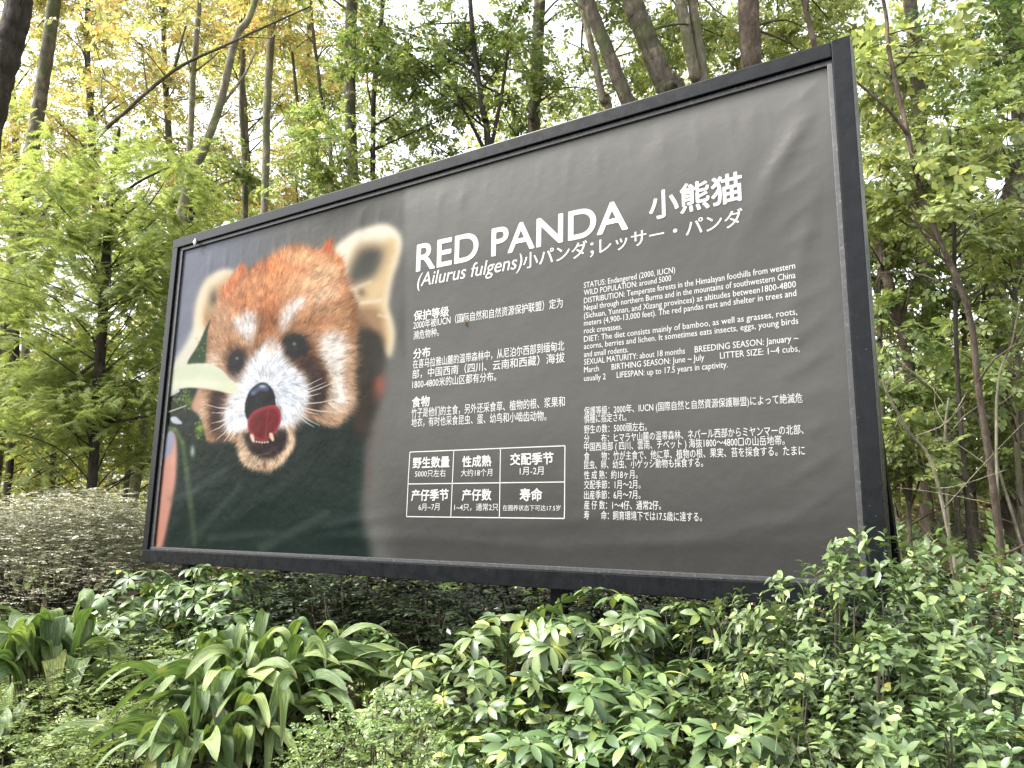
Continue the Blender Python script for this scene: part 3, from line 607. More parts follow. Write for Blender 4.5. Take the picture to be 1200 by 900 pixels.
    J = (('保護等級：2000年、IUCN (国際自然と自然資源保護聯盟)によって絶滅危', 486.8, 940.8, 471.9), ('惧種に指定され。', 496.2, 734.1, 493.5), ('野生の数：5000頭左右。', 508.4, 758, 504.7), ('分　　布：ヒマラヤ山麓の温帯森林、ネパール西部からミヤンマーの北部、', 519.4, 942, 508.9), ('中国西南部 ( 四川、雲南、チベット ) 海抜1800～4800□の山岳地帯。', 528.8, 919.8, 521.5),
         ('食　　物：竹が主食で、他に草、植物の根、果実、苔を採食する。たまに', 540, 943.6, 533.6), ('昆虫、卵、幼虫、小ゲッシ動物も採食する。', 549.9, 824, 547.3), ('性 成 熟：約18ヶ月。', 561.8, 747.2, 561), ('交配季節：1月～2月。', 573.2, 750.6, 572.8), ('出産季節：6月～7月。', 585.1, 750.6, 584.9), ('産 仔 数：1～4仔、通常2仔。', 596.8, 774.7, 597.6), ('寿　　命：飼育環境下では17.5歳に達する。', 608.7, 822.8, 611.4))
    for t, y0, x1, y1 in J: lay(b, t, (xl, y0), (x1, y1), size=.0455, bold=.003, res=2)
    put(b, 'japanese_paragraph')
    bpy.data.objects.remove(fo)
    for o in list(root.children)+list(banner.children):
        if o is not banner: o.data.polygons.foreach_set('use_smooth', np.zeros(len(o.data.polygons), bool)); o.data.update()
    return root
PRINT_GREY, PRINT_GAIN, GREY_BY_HEIGHT = (1.0, .985, .93), .31, ((1.45, 2.2, 3.0, 3.58), (.0245, .053, .055, .091))
sign = build_sign()
q = on_board(545.5, 378, BY)
b = MB(); b.tube([(q[0]-.012, BY-.010, q[2]+.03), (q[0]-.004, BY-.013, q[2]+.008), (q[0]+.014, BY-.010, q[2]-.02)], [.002, .008, .002], 5)
tag(b.build('dead_leaf', M['dead']), 'tiny orange leaf scrap stuck on the upper Chinese text of the banner', 'leaf')
q = on_board(229, 284, 0)
b = MB(); b.tube([(q[0], -.004, q[2]+.026), (q[0]+.002, -.007, q[2]), (q[0]+.001, -.004, q[2]-.026)], [.004, .013, .006], 8)
mw, nt, p, out = new_mat('white_dropping'); p.inputs['Base Color'].default_value = (.8, .8, .78, 1)
tag(b.build('bird_dropping', mw), 'white bird dropping on the frame near its upper left corner', 'bird dropping')

# ------------------------------------------------------------------ leaf templates (V, quads, tris); +Y tip, +Z upper face
def tpl_leaf(w=.22, fold_=.06, droop=.12, seg=3, tipp=.8):
    V, Q = [], []
    for i in range(seg+1):
        t = i/seg; ww = w*math.sin(math.pi*min(1, max(.03, t**tipp)))**.8 if 0 < i < seg else w*.06
        z = -droop*t*t
        V += [(-ww, t, z+fold_*ww/w), (0, t, z), (ww, t, z+fold_*ww/w)]
    for i in range(seg):
        a = i*3; Q += [(a, a+1, a+4, a+3), (a+1, a+2, a+5, a+4)]
    return np.array(V), np.array(Q), np.zeros((0, 3), int)
def join(parts):
    V, Q, T, n = [], [], [], 0
    for v, q, t in parts:
        V.append(v); Q.append(np.asarray(q).reshape(-1, 4)+n); T.append(np.asarray(t).reshape(-1, 3)+n); n += len(v)
    return np.concatenate(V), np.concatenate(Q).astype(int), np.concatenate(T).astype(int)
def move(tp, yaw=0, pitch=0, roll=0, s=1, loc=(0, 0, 0)):
    r = rot_from(np.array([yaw]), np.array([pitch]), np.array([roll]))[0]
    return (tp[0]*s) @ r.T+np.array(loc), tp[1], tp[2]
LEAF = tpl_leaf(.26, .07, .14, 2)
LEAF3 = tpl_leaf(.24, .06, .16, 4)
BROAD = tpl_leaf(.34, .07, .16, 3, .75)
def tpl_spray(seed, n=9, ln=1.0, leaf=LEAF, ls=.36, spread=65, twig=True):
    """a twig with alternate leaves"""
    rg = random.Random(seed); P = []
    for i in range(n):
        t = .12+.88*i/(n-1); sd = -1 if i % 2 else 1
        P.append(move(leaf, R(sd*spread*(1-.55*t)*-1)+rg.gauss(0, .15), rg.gauss(-.1, .2), rg.gauss(0, .35), ls*(1.1-.35*t)*rg.uniform(.8, 1.15), (0, ln*t, -.12*t*t)))
    P.append(move(leaf, rg.gauss(0, .1), -.2, 0, ls*.8, (0, ln, -.12)))
    if twig:
        w = .008
        P.append((np.array([(-w, 0, 0), (w, 0, 0), (w*.4, ln, -.125), (-w*.4, ln, -.125)]), np.array([(0, 1, 2, 3)]), np.zeros((0, 3), int)))
    return join(P)
def tpl_feather(seed, n=15, ln=1.0):
    """a flat pinnate spray: thin paired leaflets along a drooping axis"""
    rg = random.Random(seed); P = []
    for i in range(n):
        t = .06+.94*i/(n-1)
        for sd in (-1, 1):
            s = .30*math.sin(math.pi*min(.97, .18+.75*t))*rg.uniform(.85, 1.15)
            V = np.array([(-.12, 0, 0), (.12, 0, 0), (.10, .55, -.02), (0, 1, -.10)]); V[:, 0] *= .9
            P.append(move((V, np.array([(0, 1, 2, 3)]), np.zeros((0, 3), int)), R(-sd*62*(1-.3*t))+rg.gauss(0, .08), rg.gauss(-.12, .1), rg.gauss(0, .25), s, (0, ln*t, -.28*t*t)))
    w = .010
    P.append((np.array([(-w, 0, 0), (w, 0, 0), (w*.5, .5*ln, -.07), (-w*.5, .5*ln, -.07), (w*.2, ln, -.28), (-w*.2, ln, -.28)]), np.array([(0, 1, 2, 3), (3, 2, 4, 5)]), np.zeros((0, 3), int)))
    return join(P)
def tpl_whorl(seed, n=8):
    """an umbrella of drooping oblong leaflets on a stalk"""
    rg = random.Random(seed); P = []
    V, Q = [], []; seg = 6; prof = [.04, .09, .145, .175, .175, .13, .02]
    for i in range(seg+1):
        t = i/seg; z = .10*t-.42*t*t; ww = prof[i]
        V += [(-ww, t, z+.045*ww/.2), (0, t, z), (ww, t, z+.045*ww/.2)]
    for i in range(seg):
        a = i*3; Q += [(a, a+1, a+4, a+3), (a+1, a+2, a+5, a+4)]
    lf = (np.array(V), np.array(Q), np.zeros((0, 3), int))
    for k in range(n):
        P.append(move(lf, 2*math.pi*k/n+rg.gauss(0, .10), rg.gauss(.08, .13), rg.gauss(0, .25), rg.uniform(.82, 1.08), (0, 0, 0)))
        P[-1] = (P[-1][0]+np.array([math.cos(2*math.pi*k/n+math.pi/2), math.sin(2*math.pi*k/n+math.pi/2), 0])*.10, P[-1][1], P[-1][2])
    return join(P)
def tpl_oval_whorl(seed):
    """upright shoot: pairs of oval leaves up a short stem, the top ones spread flat"""
    rg = random.Random(seed); P = []
    for k in range(9):
        t = k/8; a = k*2.4+rg.gauss(0, .2)
        P.append(move(LEAF3, a, rg.gauss(.25-.1*t, .22), rg.gauss(0, .25), rg.uniform(.8, 1.1)*(.62+.25*math.sin(math.pi*t)), (0, 0, .9*t)))
    w = .012
    P.append((np.array([(-w, 0, -.6), (w, 0, -.6), (w, 0, .9), (-w, 0, .9), (0, -w, -.6), (0, w, -.6), (0, w, .9), (0, -w, .9)]), np.array([(0, 1, 2, 3), (4, 5, 6, 7)]), np.zeros((0, 3), int)))
    return join(P)
SPRAY = [tpl_spray(k) for k in range(4)]
SPRAYB = [tpl_spray(k+20, 7, 1.0, BROAD, .44) for k in range(4)]
FEATHER = [tpl_feather(k) for k in range(4)]
WHORL = [tpl_whorl(k, 7+k % 3) for k in range(5)]
OVAL = [tpl_oval_whorl(k) for k in range(5)]
TINY = [tpl_spray(k+40, 8, 1.0, LEAF, .42, 70, False) for k in range(3)]

def dome_points(rg, n, rx, ry, h, low=.35, jit=.10):
    """points on an uneven dome (unit disc stretched to rx, ry), with the outward direction"""
    a = rg.uniform(0, 2*np.pi, n); r = np.sqrt(rg.uniform(0, 1, n))*1.02
    x, y = r*np.cos(a), r*np.sin(a)
    bump = .12*np.sin(x*5+3*y)+.10*np.sin(7*y-2*x)
    z = h*(low+(1-low)*np.sqrt(np.clip(1-r*r, 0, 1)))*(1+.6*bump)+rg.normal(0, jit*h*.6, n)
    depth = rg.uniform(0, 1, n)**2.2*.55           # some sit deeper inside
    z = np.minimum(z, h*1.02)*(1-depth)
    return np.stack([x*rx, y*ry, z], -1), np.arctan2(y/max(ry, .01), x/max(rx, .01)), r
def stems(rg, P, n, rad, base_r=.10):
    b = MB(); idx = rg.choice(len(P), min(n, len(P)), replace=False)
    for i in idx:
        p = P[i]; a = np.array([p[0]*base_r+rg.normal(0, .03), p[1]*base_r+rg.normal(0, .03), -.12]); m = (a+p)/2+np.array([p[0]*.12, p[1]*.12, .05])
        b.tube([a, m, p-np.array([0, 0, .01])], [rad*1.3, rad, rad*.6], 5)
    return b
def make_shrub(kind, seed, rx, ry, h, n):
    rg = np.random.default_rng(seed); P, a, r = dome_points(rg, n, rx, ry, h)
    b = MB()
    pick = rg.integers(0, 5, n)
    if kind == 'umbrella':
        s = rg.uniform(.10, .15, n); rot = rot_from(a-np.pi/2+rg.normal(0, .6, n), -r*.55+rg.normal(-.05, .18, n), rg.normal(0, .2, n)); T = WHORL
    elif kind == 'oval':
        s = rg.uniform(.066, .10, n); rot = rot_from(a-np.pi/2+rg.normal(0, .5, n), -r*.6+rg.normal(0, .25, n), rg.normal(0, .2, n)); T = OVAL
    else:
        if kind == 'hedge': P[:, 2] *= rg.uniform(.86, 1.0, n)/np.maximum(.5, 1-0*r)*1.0
        sc = {'tiny': (.05, .09), 'hedge': (.022, .036), 'dark': (.07, .12), 'cover': (.06, .10)}[kind]
        s = rg.uniform(*sc, n); rot = rot_from(rg.uniform(0, 6.3, n), rg.normal(.25 if kind != 'hedge' else .05, .35 if kind != 'hedge' else .22, n), rg.normal(0, .35 if kind != 'hedge' else .22, n)); T = TINY
    for k in range(len(T)):
        q = pick % len(T) == k; b.scatter(T[k], P[q], rot[q], s[q])
    return b, stems(rg, P*(np.array([.9, .9, .72]) if kind == 'hedge' else 1), min(70, max(10, n//9)), .006 if kind != 'umbrella' else .007), P
LEAFM = {'umbrella': 'umbrella', 'oval': 'ellip', 'tiny': 'cover', 'hedge': 'hedge', 'dark': 'shade_toned_shrub', 'cover': 'cover'}
_shrub_mesh = {}
def place_shrub(name, kind, var, px, py, d, width, label, group=None, cat='shrub', depth=None, hmin=.35, n=None, rotz=None):
    """a shrub whose top shows at (px, py), d metres ahead; it reaches down to the ground"""
    top = at(px, py, d); g = float(ground(top[0], top[1])); h = max(hmin, top[2]-g)
    key = (kind, var, n)
    if key not in _shrub_mesh:
        nn = n or {'umbrella': 52, 'oval': 96, 'tiny': 420, 'hedge': 13000, 'dark': 620, 'cover': 700}[kind]
        b, st, P = make_shrub(kind, 100+var*7+len(kind), .5, .5, .8, nn)
        _shrub_mesh[key] = (b.mesh(name+'_foliage', True), st.mesh(name+'_stem'))
    fm, sm = _shrub_mesh[key]
    t = thing(name, label, cat, (top[0], top[1], g), group)
    f = link('foliage', fm, M[LEAFM[kind]], t); s = link('stem', sm, M['stem'], t)
    sxy = width; t.scale = (sxy, (depth or width), h/.8)
    t.rotation_euler.z = rotz if rotz is not None else (px*13.7 % 628)/100
    return t
def umb(v, px, py, d, w, label): return place_shrub('umbrella_shrub', 'umbrella', v, px, py, d, w, label, 'umbrella shrubs in the bed below the sign')
def oval(v, px, py, d, w, label): return place_shrub('oval_leaf_shrub', 'oval', v, px, py, d, w, label, 'oval leaved shrubs in the bed')
U = 'umbrella leaved shrub '
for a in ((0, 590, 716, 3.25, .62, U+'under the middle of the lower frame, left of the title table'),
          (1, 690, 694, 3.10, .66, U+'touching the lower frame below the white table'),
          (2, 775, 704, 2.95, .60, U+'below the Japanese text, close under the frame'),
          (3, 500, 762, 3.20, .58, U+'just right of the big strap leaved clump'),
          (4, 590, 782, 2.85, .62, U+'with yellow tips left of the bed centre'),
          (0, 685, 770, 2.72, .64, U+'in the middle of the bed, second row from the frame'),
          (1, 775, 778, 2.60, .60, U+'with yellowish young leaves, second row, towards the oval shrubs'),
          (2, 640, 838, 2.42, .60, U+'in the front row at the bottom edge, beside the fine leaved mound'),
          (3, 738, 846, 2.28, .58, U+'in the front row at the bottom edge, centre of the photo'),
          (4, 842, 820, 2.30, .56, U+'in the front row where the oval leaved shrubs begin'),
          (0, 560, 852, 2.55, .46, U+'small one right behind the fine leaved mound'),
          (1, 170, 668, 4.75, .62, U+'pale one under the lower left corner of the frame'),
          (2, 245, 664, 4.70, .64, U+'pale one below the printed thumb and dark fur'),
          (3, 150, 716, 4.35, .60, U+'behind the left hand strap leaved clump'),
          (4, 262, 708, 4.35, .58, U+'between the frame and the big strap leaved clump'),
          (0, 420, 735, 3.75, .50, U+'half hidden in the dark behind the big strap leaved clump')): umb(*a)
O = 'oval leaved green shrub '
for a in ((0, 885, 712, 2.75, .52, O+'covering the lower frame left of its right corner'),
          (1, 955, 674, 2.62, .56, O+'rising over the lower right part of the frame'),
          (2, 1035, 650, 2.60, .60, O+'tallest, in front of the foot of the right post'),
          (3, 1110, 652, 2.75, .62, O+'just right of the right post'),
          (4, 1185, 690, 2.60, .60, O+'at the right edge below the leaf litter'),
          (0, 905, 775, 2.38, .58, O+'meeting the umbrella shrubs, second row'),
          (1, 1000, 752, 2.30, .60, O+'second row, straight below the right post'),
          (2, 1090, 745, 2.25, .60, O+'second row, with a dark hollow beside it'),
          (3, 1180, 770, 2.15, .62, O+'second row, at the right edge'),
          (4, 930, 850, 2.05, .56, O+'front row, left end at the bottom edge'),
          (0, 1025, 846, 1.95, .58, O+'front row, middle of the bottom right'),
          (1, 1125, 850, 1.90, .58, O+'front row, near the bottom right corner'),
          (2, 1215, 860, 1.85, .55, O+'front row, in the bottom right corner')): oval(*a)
# fine leaved mounds
for v, px, py, d, w, label in ((0, 455, 818, 2.75, .70, 'low fine leaved mound at the bottom, right of the big strap leaved clump'), (1, 395, 862, 2.60, .50, 'low fine leaved mound in front of the big strap leaved clump'),
                               (2, 520, 866, 2.45, .52, 'fine leaved mound at the bottom edge beside the umbrella shrubs'), (0, 60, 846, 3.6, .8, 'fine leaved mound between the two left strap leaved clumps'), (1, 160, 770, 4.0, .9, 'fine leaved mound left of the big strap leaved clump'),
                               (2, 30, 875, 3.2, .8, 'fine leaved mound in the bottom left corner'), (0, 150, 845, 3.2, .85, 'fine leaved mound at the bottom edge, front left')):
    place_shrub('fine_leaf_shrub', 'tiny', v, px, py, d, w, label, 'fine leaved mounds in the bed', n=520)
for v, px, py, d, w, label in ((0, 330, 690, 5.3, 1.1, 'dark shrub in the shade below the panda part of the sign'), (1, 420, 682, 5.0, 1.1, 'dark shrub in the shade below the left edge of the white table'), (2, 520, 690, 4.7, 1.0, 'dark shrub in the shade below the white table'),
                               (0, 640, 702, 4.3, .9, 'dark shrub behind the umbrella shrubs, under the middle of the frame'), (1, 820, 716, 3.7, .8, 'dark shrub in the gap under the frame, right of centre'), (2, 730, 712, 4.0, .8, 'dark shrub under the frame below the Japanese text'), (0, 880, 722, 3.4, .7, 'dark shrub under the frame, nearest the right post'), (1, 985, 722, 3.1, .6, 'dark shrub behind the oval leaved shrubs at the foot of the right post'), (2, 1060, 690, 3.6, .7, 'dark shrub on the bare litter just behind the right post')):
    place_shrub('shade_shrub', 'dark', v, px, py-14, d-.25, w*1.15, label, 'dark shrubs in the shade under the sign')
# clipped azalea hedge at the left
place_shrub('azalea_hedge', 'hedge', 0, 70, 572, 6.6, 2.6, 'clipped hedge with small grey green leaves and bare stems, left of the sign', None, 'hedge', depth=1.5, rotz=R(32))

# strap leaved clumps: every leaf an arching blade on a stalk
def strap_clump(name, seed, px, py, d, R_, n, label, group, stretch=1.0, wr=(.024, .044)):
    top = at(px, py, d); g = float(ground(top[0], top[1])); H = top[2]-g
    rg = np.random.default_rng(seed); b = MB(); st = MB(); AT = []
    for k in range(n):
        az = rg.uniform(0, 2*np.pi); out = rg.uniform(.2, 1.0)*R_*.85; h = H*rg.uniform(.72, 1.10)*(1.05-.35*out/R_); w = rg.uniform(*wr)
        root = np.array([rg.normal(0, .10*R_*2), rg.normal(0, .10*R_*2)*stretch, -.05]); dirv = np.array([math.cos(az), math.sin(az)*stretch, 0])
        droop = rg.uniform(.02, .6)*h
        p0, p1, p2, p3 = root, root+dirv*out*.18+np.array([0, 0, h*.75]), root+dirv*out*.62+np.array([0, 0, h*1.16]), root+dirv*out*1.12+np.array([0, 0, h-droop])
        t = np.linspace(0, 1, 22)[:, None]; c = (1-t)**3*p0+3*t*(1-t)**2*p1+3*t*t*(1-t)*p2+t**3*p3
        st.tube(c[:9], np.linspace(.006, .004, 9), 5)
        c = c[7:]; m = len(c); T = np.gradient(c, axis=0); T /= np.linalg.norm(T, axis=1)[:, None]
        side = np.cross(T, np.array([0, 0, 1.])); side /= np.linalg.norm(side, axis=1)[:, None]+1e-9
        tw = rg.normal(0, .6); nrm = np.cross(side, T); side = side*math.cos(tw)+nrm*math.sin(tw); nrm = np.cross(side, T)
        s = np.linspace(0, 1, m); ww = w*np.clip(np.sin(np.pi*np.clip(s*.93+.05, 0, 1))**.55, 0, 1)[:, None]*(1-.15*s[:, None]); ww[-1] = .001
        rip = .10*w*np.sin(s*14+rg.uniform(0, 6))[:, None]
        cols = [c+side*ww*q+nrm*(abs(q)*ww*.32*(1 if abs(q) > .8 else .8)+rip*q) for q in (-1, -.5, 0, .5, 1)]; AT.append(np.stack(np.broadcast_arrays(np.array([-1, -.5, 0, .5, 1])[None]+k*3.7, s[:, None]*4, 0*s[:, None]+k), -1).reshape(-1, 3))
        V = np.stack(cols, 1).reshape(-1, 3); i = (np.arange(m-1)[:, None]*5+np.arange(4)[None]).ravel()
        b.add(V, np.stack([i, i+1, i+6, i+5], -1))
    t = thing(name, label, 'plant', (top[0], top[1], g), group)
    lo = b.build('leaves', M['strap'], t, True); la = lo.data.attributes.new('blade', 'FLOAT_VECTOR', 'POINT'); la.data.foreach_set('vector', np.concatenate(AT).astype(np.float32).ravel())
    st.build('stem', M['stem'], t)
    return t
GS = 'strap leaved clumps in the bed'
strap_clump('strap_leaf_plant', 5, 310, 716, 3.45, .62, 200, 'big clump of arching broad green strap leaves left of centre', GS)
strap_clump('strap_leaf_plant', 6, 260, 780, 3.1, .50, 80, 'smaller clump of strap leaves at the bottom, against the big clump', GS)
strap_clump('strap_leaf_plant', 8, 72, 690, 4.0, .46, 54, 'pale clump of broad strap leaves at the left below the hedge', GS, 1.0, (.05, .075))
strap_clump('strap_leaf_plant', 9, -10, 786, 3.5, .42, 26, 'clump of strap leaves cut by the left edge near the bottom', GS)

# low cover over the soil of the bed, and litter behind
def scatter_ground(name, tpls, mat, n, xr, yr, sz, tilt, seed, keep=None, lift=.03):
    rg = np.random.default_rng(seed); x = rg.uniform(*xr, n); y = rg.uniform(*yr, n)
    if keep is not None:
        k = keep(x, y, rg); x, y = x[k], y[k]
    n = len(x); P = np.stack([x, y, ground(x, y)+rg.uniform(0, lift, n)], -1); b = MB(); pick = rg.integers(0, len(tpls), n)
    rot = rot_from(rg.uniform(0, 6.3, n), rg.normal(.1, tilt, n), rg.normal(0, tilt, n)); s = rg.uniform(*sz, n)
    for q, T in enumerate(tpls): b.scatter(T, P[pick == q], rot[pick == q], s[pick == q])
    return tag(b.build(name, mat, None, True), kind='stuff')
scatter_ground('ground_cover', TINY, M['cover'], 20000, (-4, 7), (-2.55, .3), (.05, .11), .45, 31, lambda x, y, rg: x < 2.4+.25*np.sin(y*5), .16)
scatter_ground('undergrowth', SPRAY, M['leaf_deep'], 7000, (-9, 9), (.6, 11), (.14, .32), .5, 32, lambda x, y, rg: (np.sin(x*1.1+y*.6)+np.sin(y*1.3-x*.4)+rg.normal(0, .7, len(x)) > .2) & (rg.random(len(x)) < np.where(x > 3.6, .8, 1)), .30)
scatter_ground('leaf_litter', [LEAF, BROAD], M['dead'], 30000, (-9, 10), (1.5, 13), (.05, .11), .35, 33, None, .02)

# ------------------------------------------------------------------ trees
def interp_path(P, n):
    P = np.asarray(P, float); k = len(P); t = np.linspace(0, k-1, n); out = []
    for q in t:
        i = min(int(q), k-2); f = q-i; p0, p1, p2, p3 = P[max(i-1, 0)], P[i], P[i+1], P[min(i+2, k-1)]
        out.append(.5*(2*p1+(p2-p0)*f+(2*p0-5*p1+4*p2-p3)*f*f+(3*p1-p0-3*p2+p3)*f**3))
    return np.array(out)
def make_tree(name, label, seed, path, bark, leafm, clumps, group=None, tpls=None, size=(.20, .32), dens=1.35, extra_top=True, cat='tree', twigs=True, boughs=(), flat=.55, limbk=1.0):
    """path: (px, py, d, width px) from low to high; clumps: (px, py, d, radius px, number of sprays)"""
    rg = np.random.default_rng(seed)
    W = np.array([at(*p[:3]) for p in path]); rad = np.array([p[3]*p[2]/FPX/2 for p in path])
    d0 = W[0]-W[1]; d0 = d0/np.linalg.norm(d0); z0 = float(ground(*W[0][:2]))
    if W[0][2] > z0+.05:                                  # carry the trunk down to the soil
        k = (W[0][2]-z0)/max(.75, -d0[2]); foot = W[0]+np.array([d0[0], d0[1], 0])*k*.25; foot[2] = float(ground(*foot[:2]))-.15
        W = np.concatenate([[foot], W]); rad = np.concatenate([[rad[0]*1.25], rad])
    W[0][2] = float(ground(*W[0][:2]))-.15
    d1 = W[-1]-W[-2]; d1 = d1/np.linalg.norm(d1)
    if extra_top:                                         # and up beyond the picture
        for q, f in ((1.6, .75), (3.4, .4)):
            W = np.concatenate([W, [W[-1]+d1*q*.7+np.array([rg.normal(0, .12), rg.normal(0, .12), q*.3])]]); rad = np.concatenate([rad, [rad[-1]*f]])
    n = max(24, len(W)*12); C_ = interp_path(W, n); rr = np.interp(np.linspace(0, len(W)-1, n), np.arange(len(W)), rad)
    C_[1:-1] += rg.normal(0, 1, (n-2, 3))*rr[1:-1, None]*.04
    tb = MB(); tb.tube(C_, rr, 11 if rad.max() > .05 else 7, .03, rg)
    for j in rg.integers(4, n-2, 7):                     # bare side twigs and stubs
        a_ = rg.uniform(0, 6.3); l_ = rg.uniform(.12, .8); v_ = np.array([math.cos(a_), math.sin(a_), rg.uniform(.2, 1.0)])*l_
        tb.tube(interp_path([C_[j], C_[j]+v_*.5+rg.normal(0, .04, 3), C_[j]+v_+rg.normal(0, .06, 3)], 6), np.linspace(min(.012, rr[j]*.4), .002, 6), 5, .1, rg)
    base = np.array([C_[0][0], C_[0][1], float(ground(*C_[0][:2]))])
    for bp in boughs:
        Bp = interp_path([at(*p[:3]) for p in bp], 18); tb.tube(Bp, np.interp(np.linspace(0, 1, 18), np.linspace(0, 1, len(bp)), [p[3]*p[2]/FPX/2 for p in bp]), 6, .06, rg)
    lb = MB(); T = tpls or SPRAY
    cl = [(at(px, py, d), r*d/FPX, k) for px, py, d, r, k in clumps]
    if extra_top:
        for q in range(5): cl.append((W[-1]+rg.normal(0, .9, 3), 1.0, 40))
    for c, r, k in cl:
        k = int(k*dens)
        # limb from the trunk to the clump
        j = np.argmin(np.linalg.norm(C_[:, :2]-c[:2], axis=1)+np.abs(C_[:, 2]-(c[2]-.6*r-.3))*1.0)
        if leafm is None: continue
        m = (C_[j]+c)/2+np.array([0, 0, .12*r])+rg.normal(0, .06, 3)
        lr = limbk*min(rr[j]*.55, .012+.014*r); L = interp_path([C_[j], m, c], 9); tb.tube(L, np.linspace(lr, .004, 9), 5, .08, rg)
        u = rg.normal(size=(k, 3)); u /= np.linalg.norm(u, axis=1)[:, None]; q = u*(rg.uniform(0, 1, k)**.42)[:, None]*np.array([r, r, r*.8])
        # sub clumps make gaps and lumps
        sub = rg.normal(size=(max(3, k//14), 3))*.55; sub = sub*np.array([r, r, r*.8]); pick = rg.integers(0, len(sub), k); near = rg.random(k) < .8
        q = np.where(near[:, None], sub[pick]+q*.38, q); P = c+q
        if twigs:
            for s_ in sub: tb.tube([c+rg.normal(0, .02, 3), c+s_*.55+np.array([0, 0, .03]), c+s_*1.1], [.008, .005, .002], 4)
        az = np.arctan2(q[:, 1], q[:, 0])-np.pi/2+rg.normal(0, .8, k)
        rot = rot_from(az, rg.normal(-.15, .35, k), rg.normal(0, flat, k)); s = rg.uniform(*size, k); pk = rg.integers(0, len(T), k)
        for i, t in enumerate(T): lb.scatter(t, P[pk == i], rot[pk == i], s[pk == i])
    t = thing(name, label, cat, tuple(base), group)
    for mb, nm, mat in ((tb, 'trunk', M[bark]),)+(((lb, 'crown', M[leafm]),) if lb.V else ()):
        for v in mb.V: v -= base
        mb.build(nm, mat, t, nm == 'trunk')
    return t
def cloud(x0, x1, y0, y1, d0, d1, n, r, k, seed):
    rg = np.random.default_rng(seed); return [(rg.uniform(x0, x1), rg.uniform(y0, y1), rg.uniform(d0, d1), r*rg.uniform(.7, 1.3), k) for _ in range(n)]

# left: the feathery tree
make_tree('feathery_tree', 'light green feathery leaved tree with thin black trunk, left of the sign', 11,
          [(108, 560, 8.0, 11), (112, 490, 8.0, 12), (120, 380, 8.0, 11), (126, 270, 8.0, 9), (132, 205, 8.0, 6), (140, 150, 8.0, 3)], 'bark_dark', 'leaf_feather',
          cloud(20, 235, 165, 300, 7.3, 8.8, 18, 44, 44, 1)+cloud(-20, 160, 300, 540, 7.2, 8.8, 22, 46, 44, 2)+cloud(130, 215, 300, 530, 7.6, 8.8, 14, 42, 44, 22), tpls=FEATHER, twigs=False, limbk=.5, dens=2.4, size=(.12, .23), extra_top=False, flat=.3,
          boughs=[[(112, 492, 8, 6), (128, 470, 7.9, 4), (136, 440, 7.9, 2)], [(112, 494, 8, 5), (150, 492, 7.9, 4), (190, 482, 7.8, 2)], [(118, 420, 8, 5), (80, 450, 7.8, 3), (70, 470, 7.8, 2)], [(128, 240, 8, 5), (160, 215, 7.8, 3), (200, 195, 7.8, 2)]])
make_tree('feathery_tree', 'second feathery leaved tree at the left edge, behind the hedge', 12,
          [(12, 540, 9.2, 8), (18, 420, 9.2, 8), (20, 300, 9.2, 6), (30, 200, 9.2, 4)], 'bark_dark', 'leaf_feather',
          cloud(-60, 100, 200, 560, 8.8, 10, 16, 44, 42, 3)+cloud(40, 220, 400, 560, 8.6, 9.6, 12, 40, 42, 33), tpls=FEATHER, twigs=False, limbk=.5, dens=2.4, size=(.13, .24), extra_top=False, flat=.3)
# left trunks
make_tree('dark_trunk_tree', 'thick dark trunk in the upper left corner, leaning right', 13, [(-60, 420, 7, 36), (-18, 160, 7, 34), (8, 60, 7, 30), (26, -30, 7, 27)], 'bark_dark', 'leaf_gold', [(60, -60, 8, 90, 40)])
make_tree('grey_trunk_tree', 'grey trunk beside the dark corner trunk, leaning right', 14, [(4, 450, 9.5, 17), (22, 260, 9.5, 16), (44, 135, 9.5, 15), (66, -20, 9.5, 14)], 'bark', 'leaf_gold', [(110, -50, 10, 80, 40)])
make_tree('leaning_tree', 'mossy slim trunk leaning right amid golden leaves', 15, [(212, 250, 9.6, 10), (238, 178, 9.6, 10), (259, 118, 9.6, 9), (276, 45, 9.6, 8.5), (296, 10, 9.6, 7)], 'bark_pale', 'leaf_gold', cloud(250, 350, -60, 30, 9.5, 11, 4, 50, 26, 4),
          boughs=[[(262, 120, 9.6, 4), (285, 90, 9.7, 3), (300, 60, 9.8, 2)]])
make_tree('bent_tree', 'thin branch like tree leaning far right above the feathery tree', 16, [(20, 330, 9.0, 4.5), (90, 190, 9.0, 4.5), (150, 128, 9.0, 4.5), (208, 80, 9.0, 4), (262, 54, 9.0, 3.4), (300, 36, 9.1, 3), (362, 8, 9.2, 2)], 'bark', 'leaf_gold', [(170, 60, 9.2, 40, 14), (120, 90, 9.4, 40, 14)], extra_top=False,
          boughs=[[(205, 78, 9, 4), (212, 50, 9, 3), (218, 30, 9, 2)]])
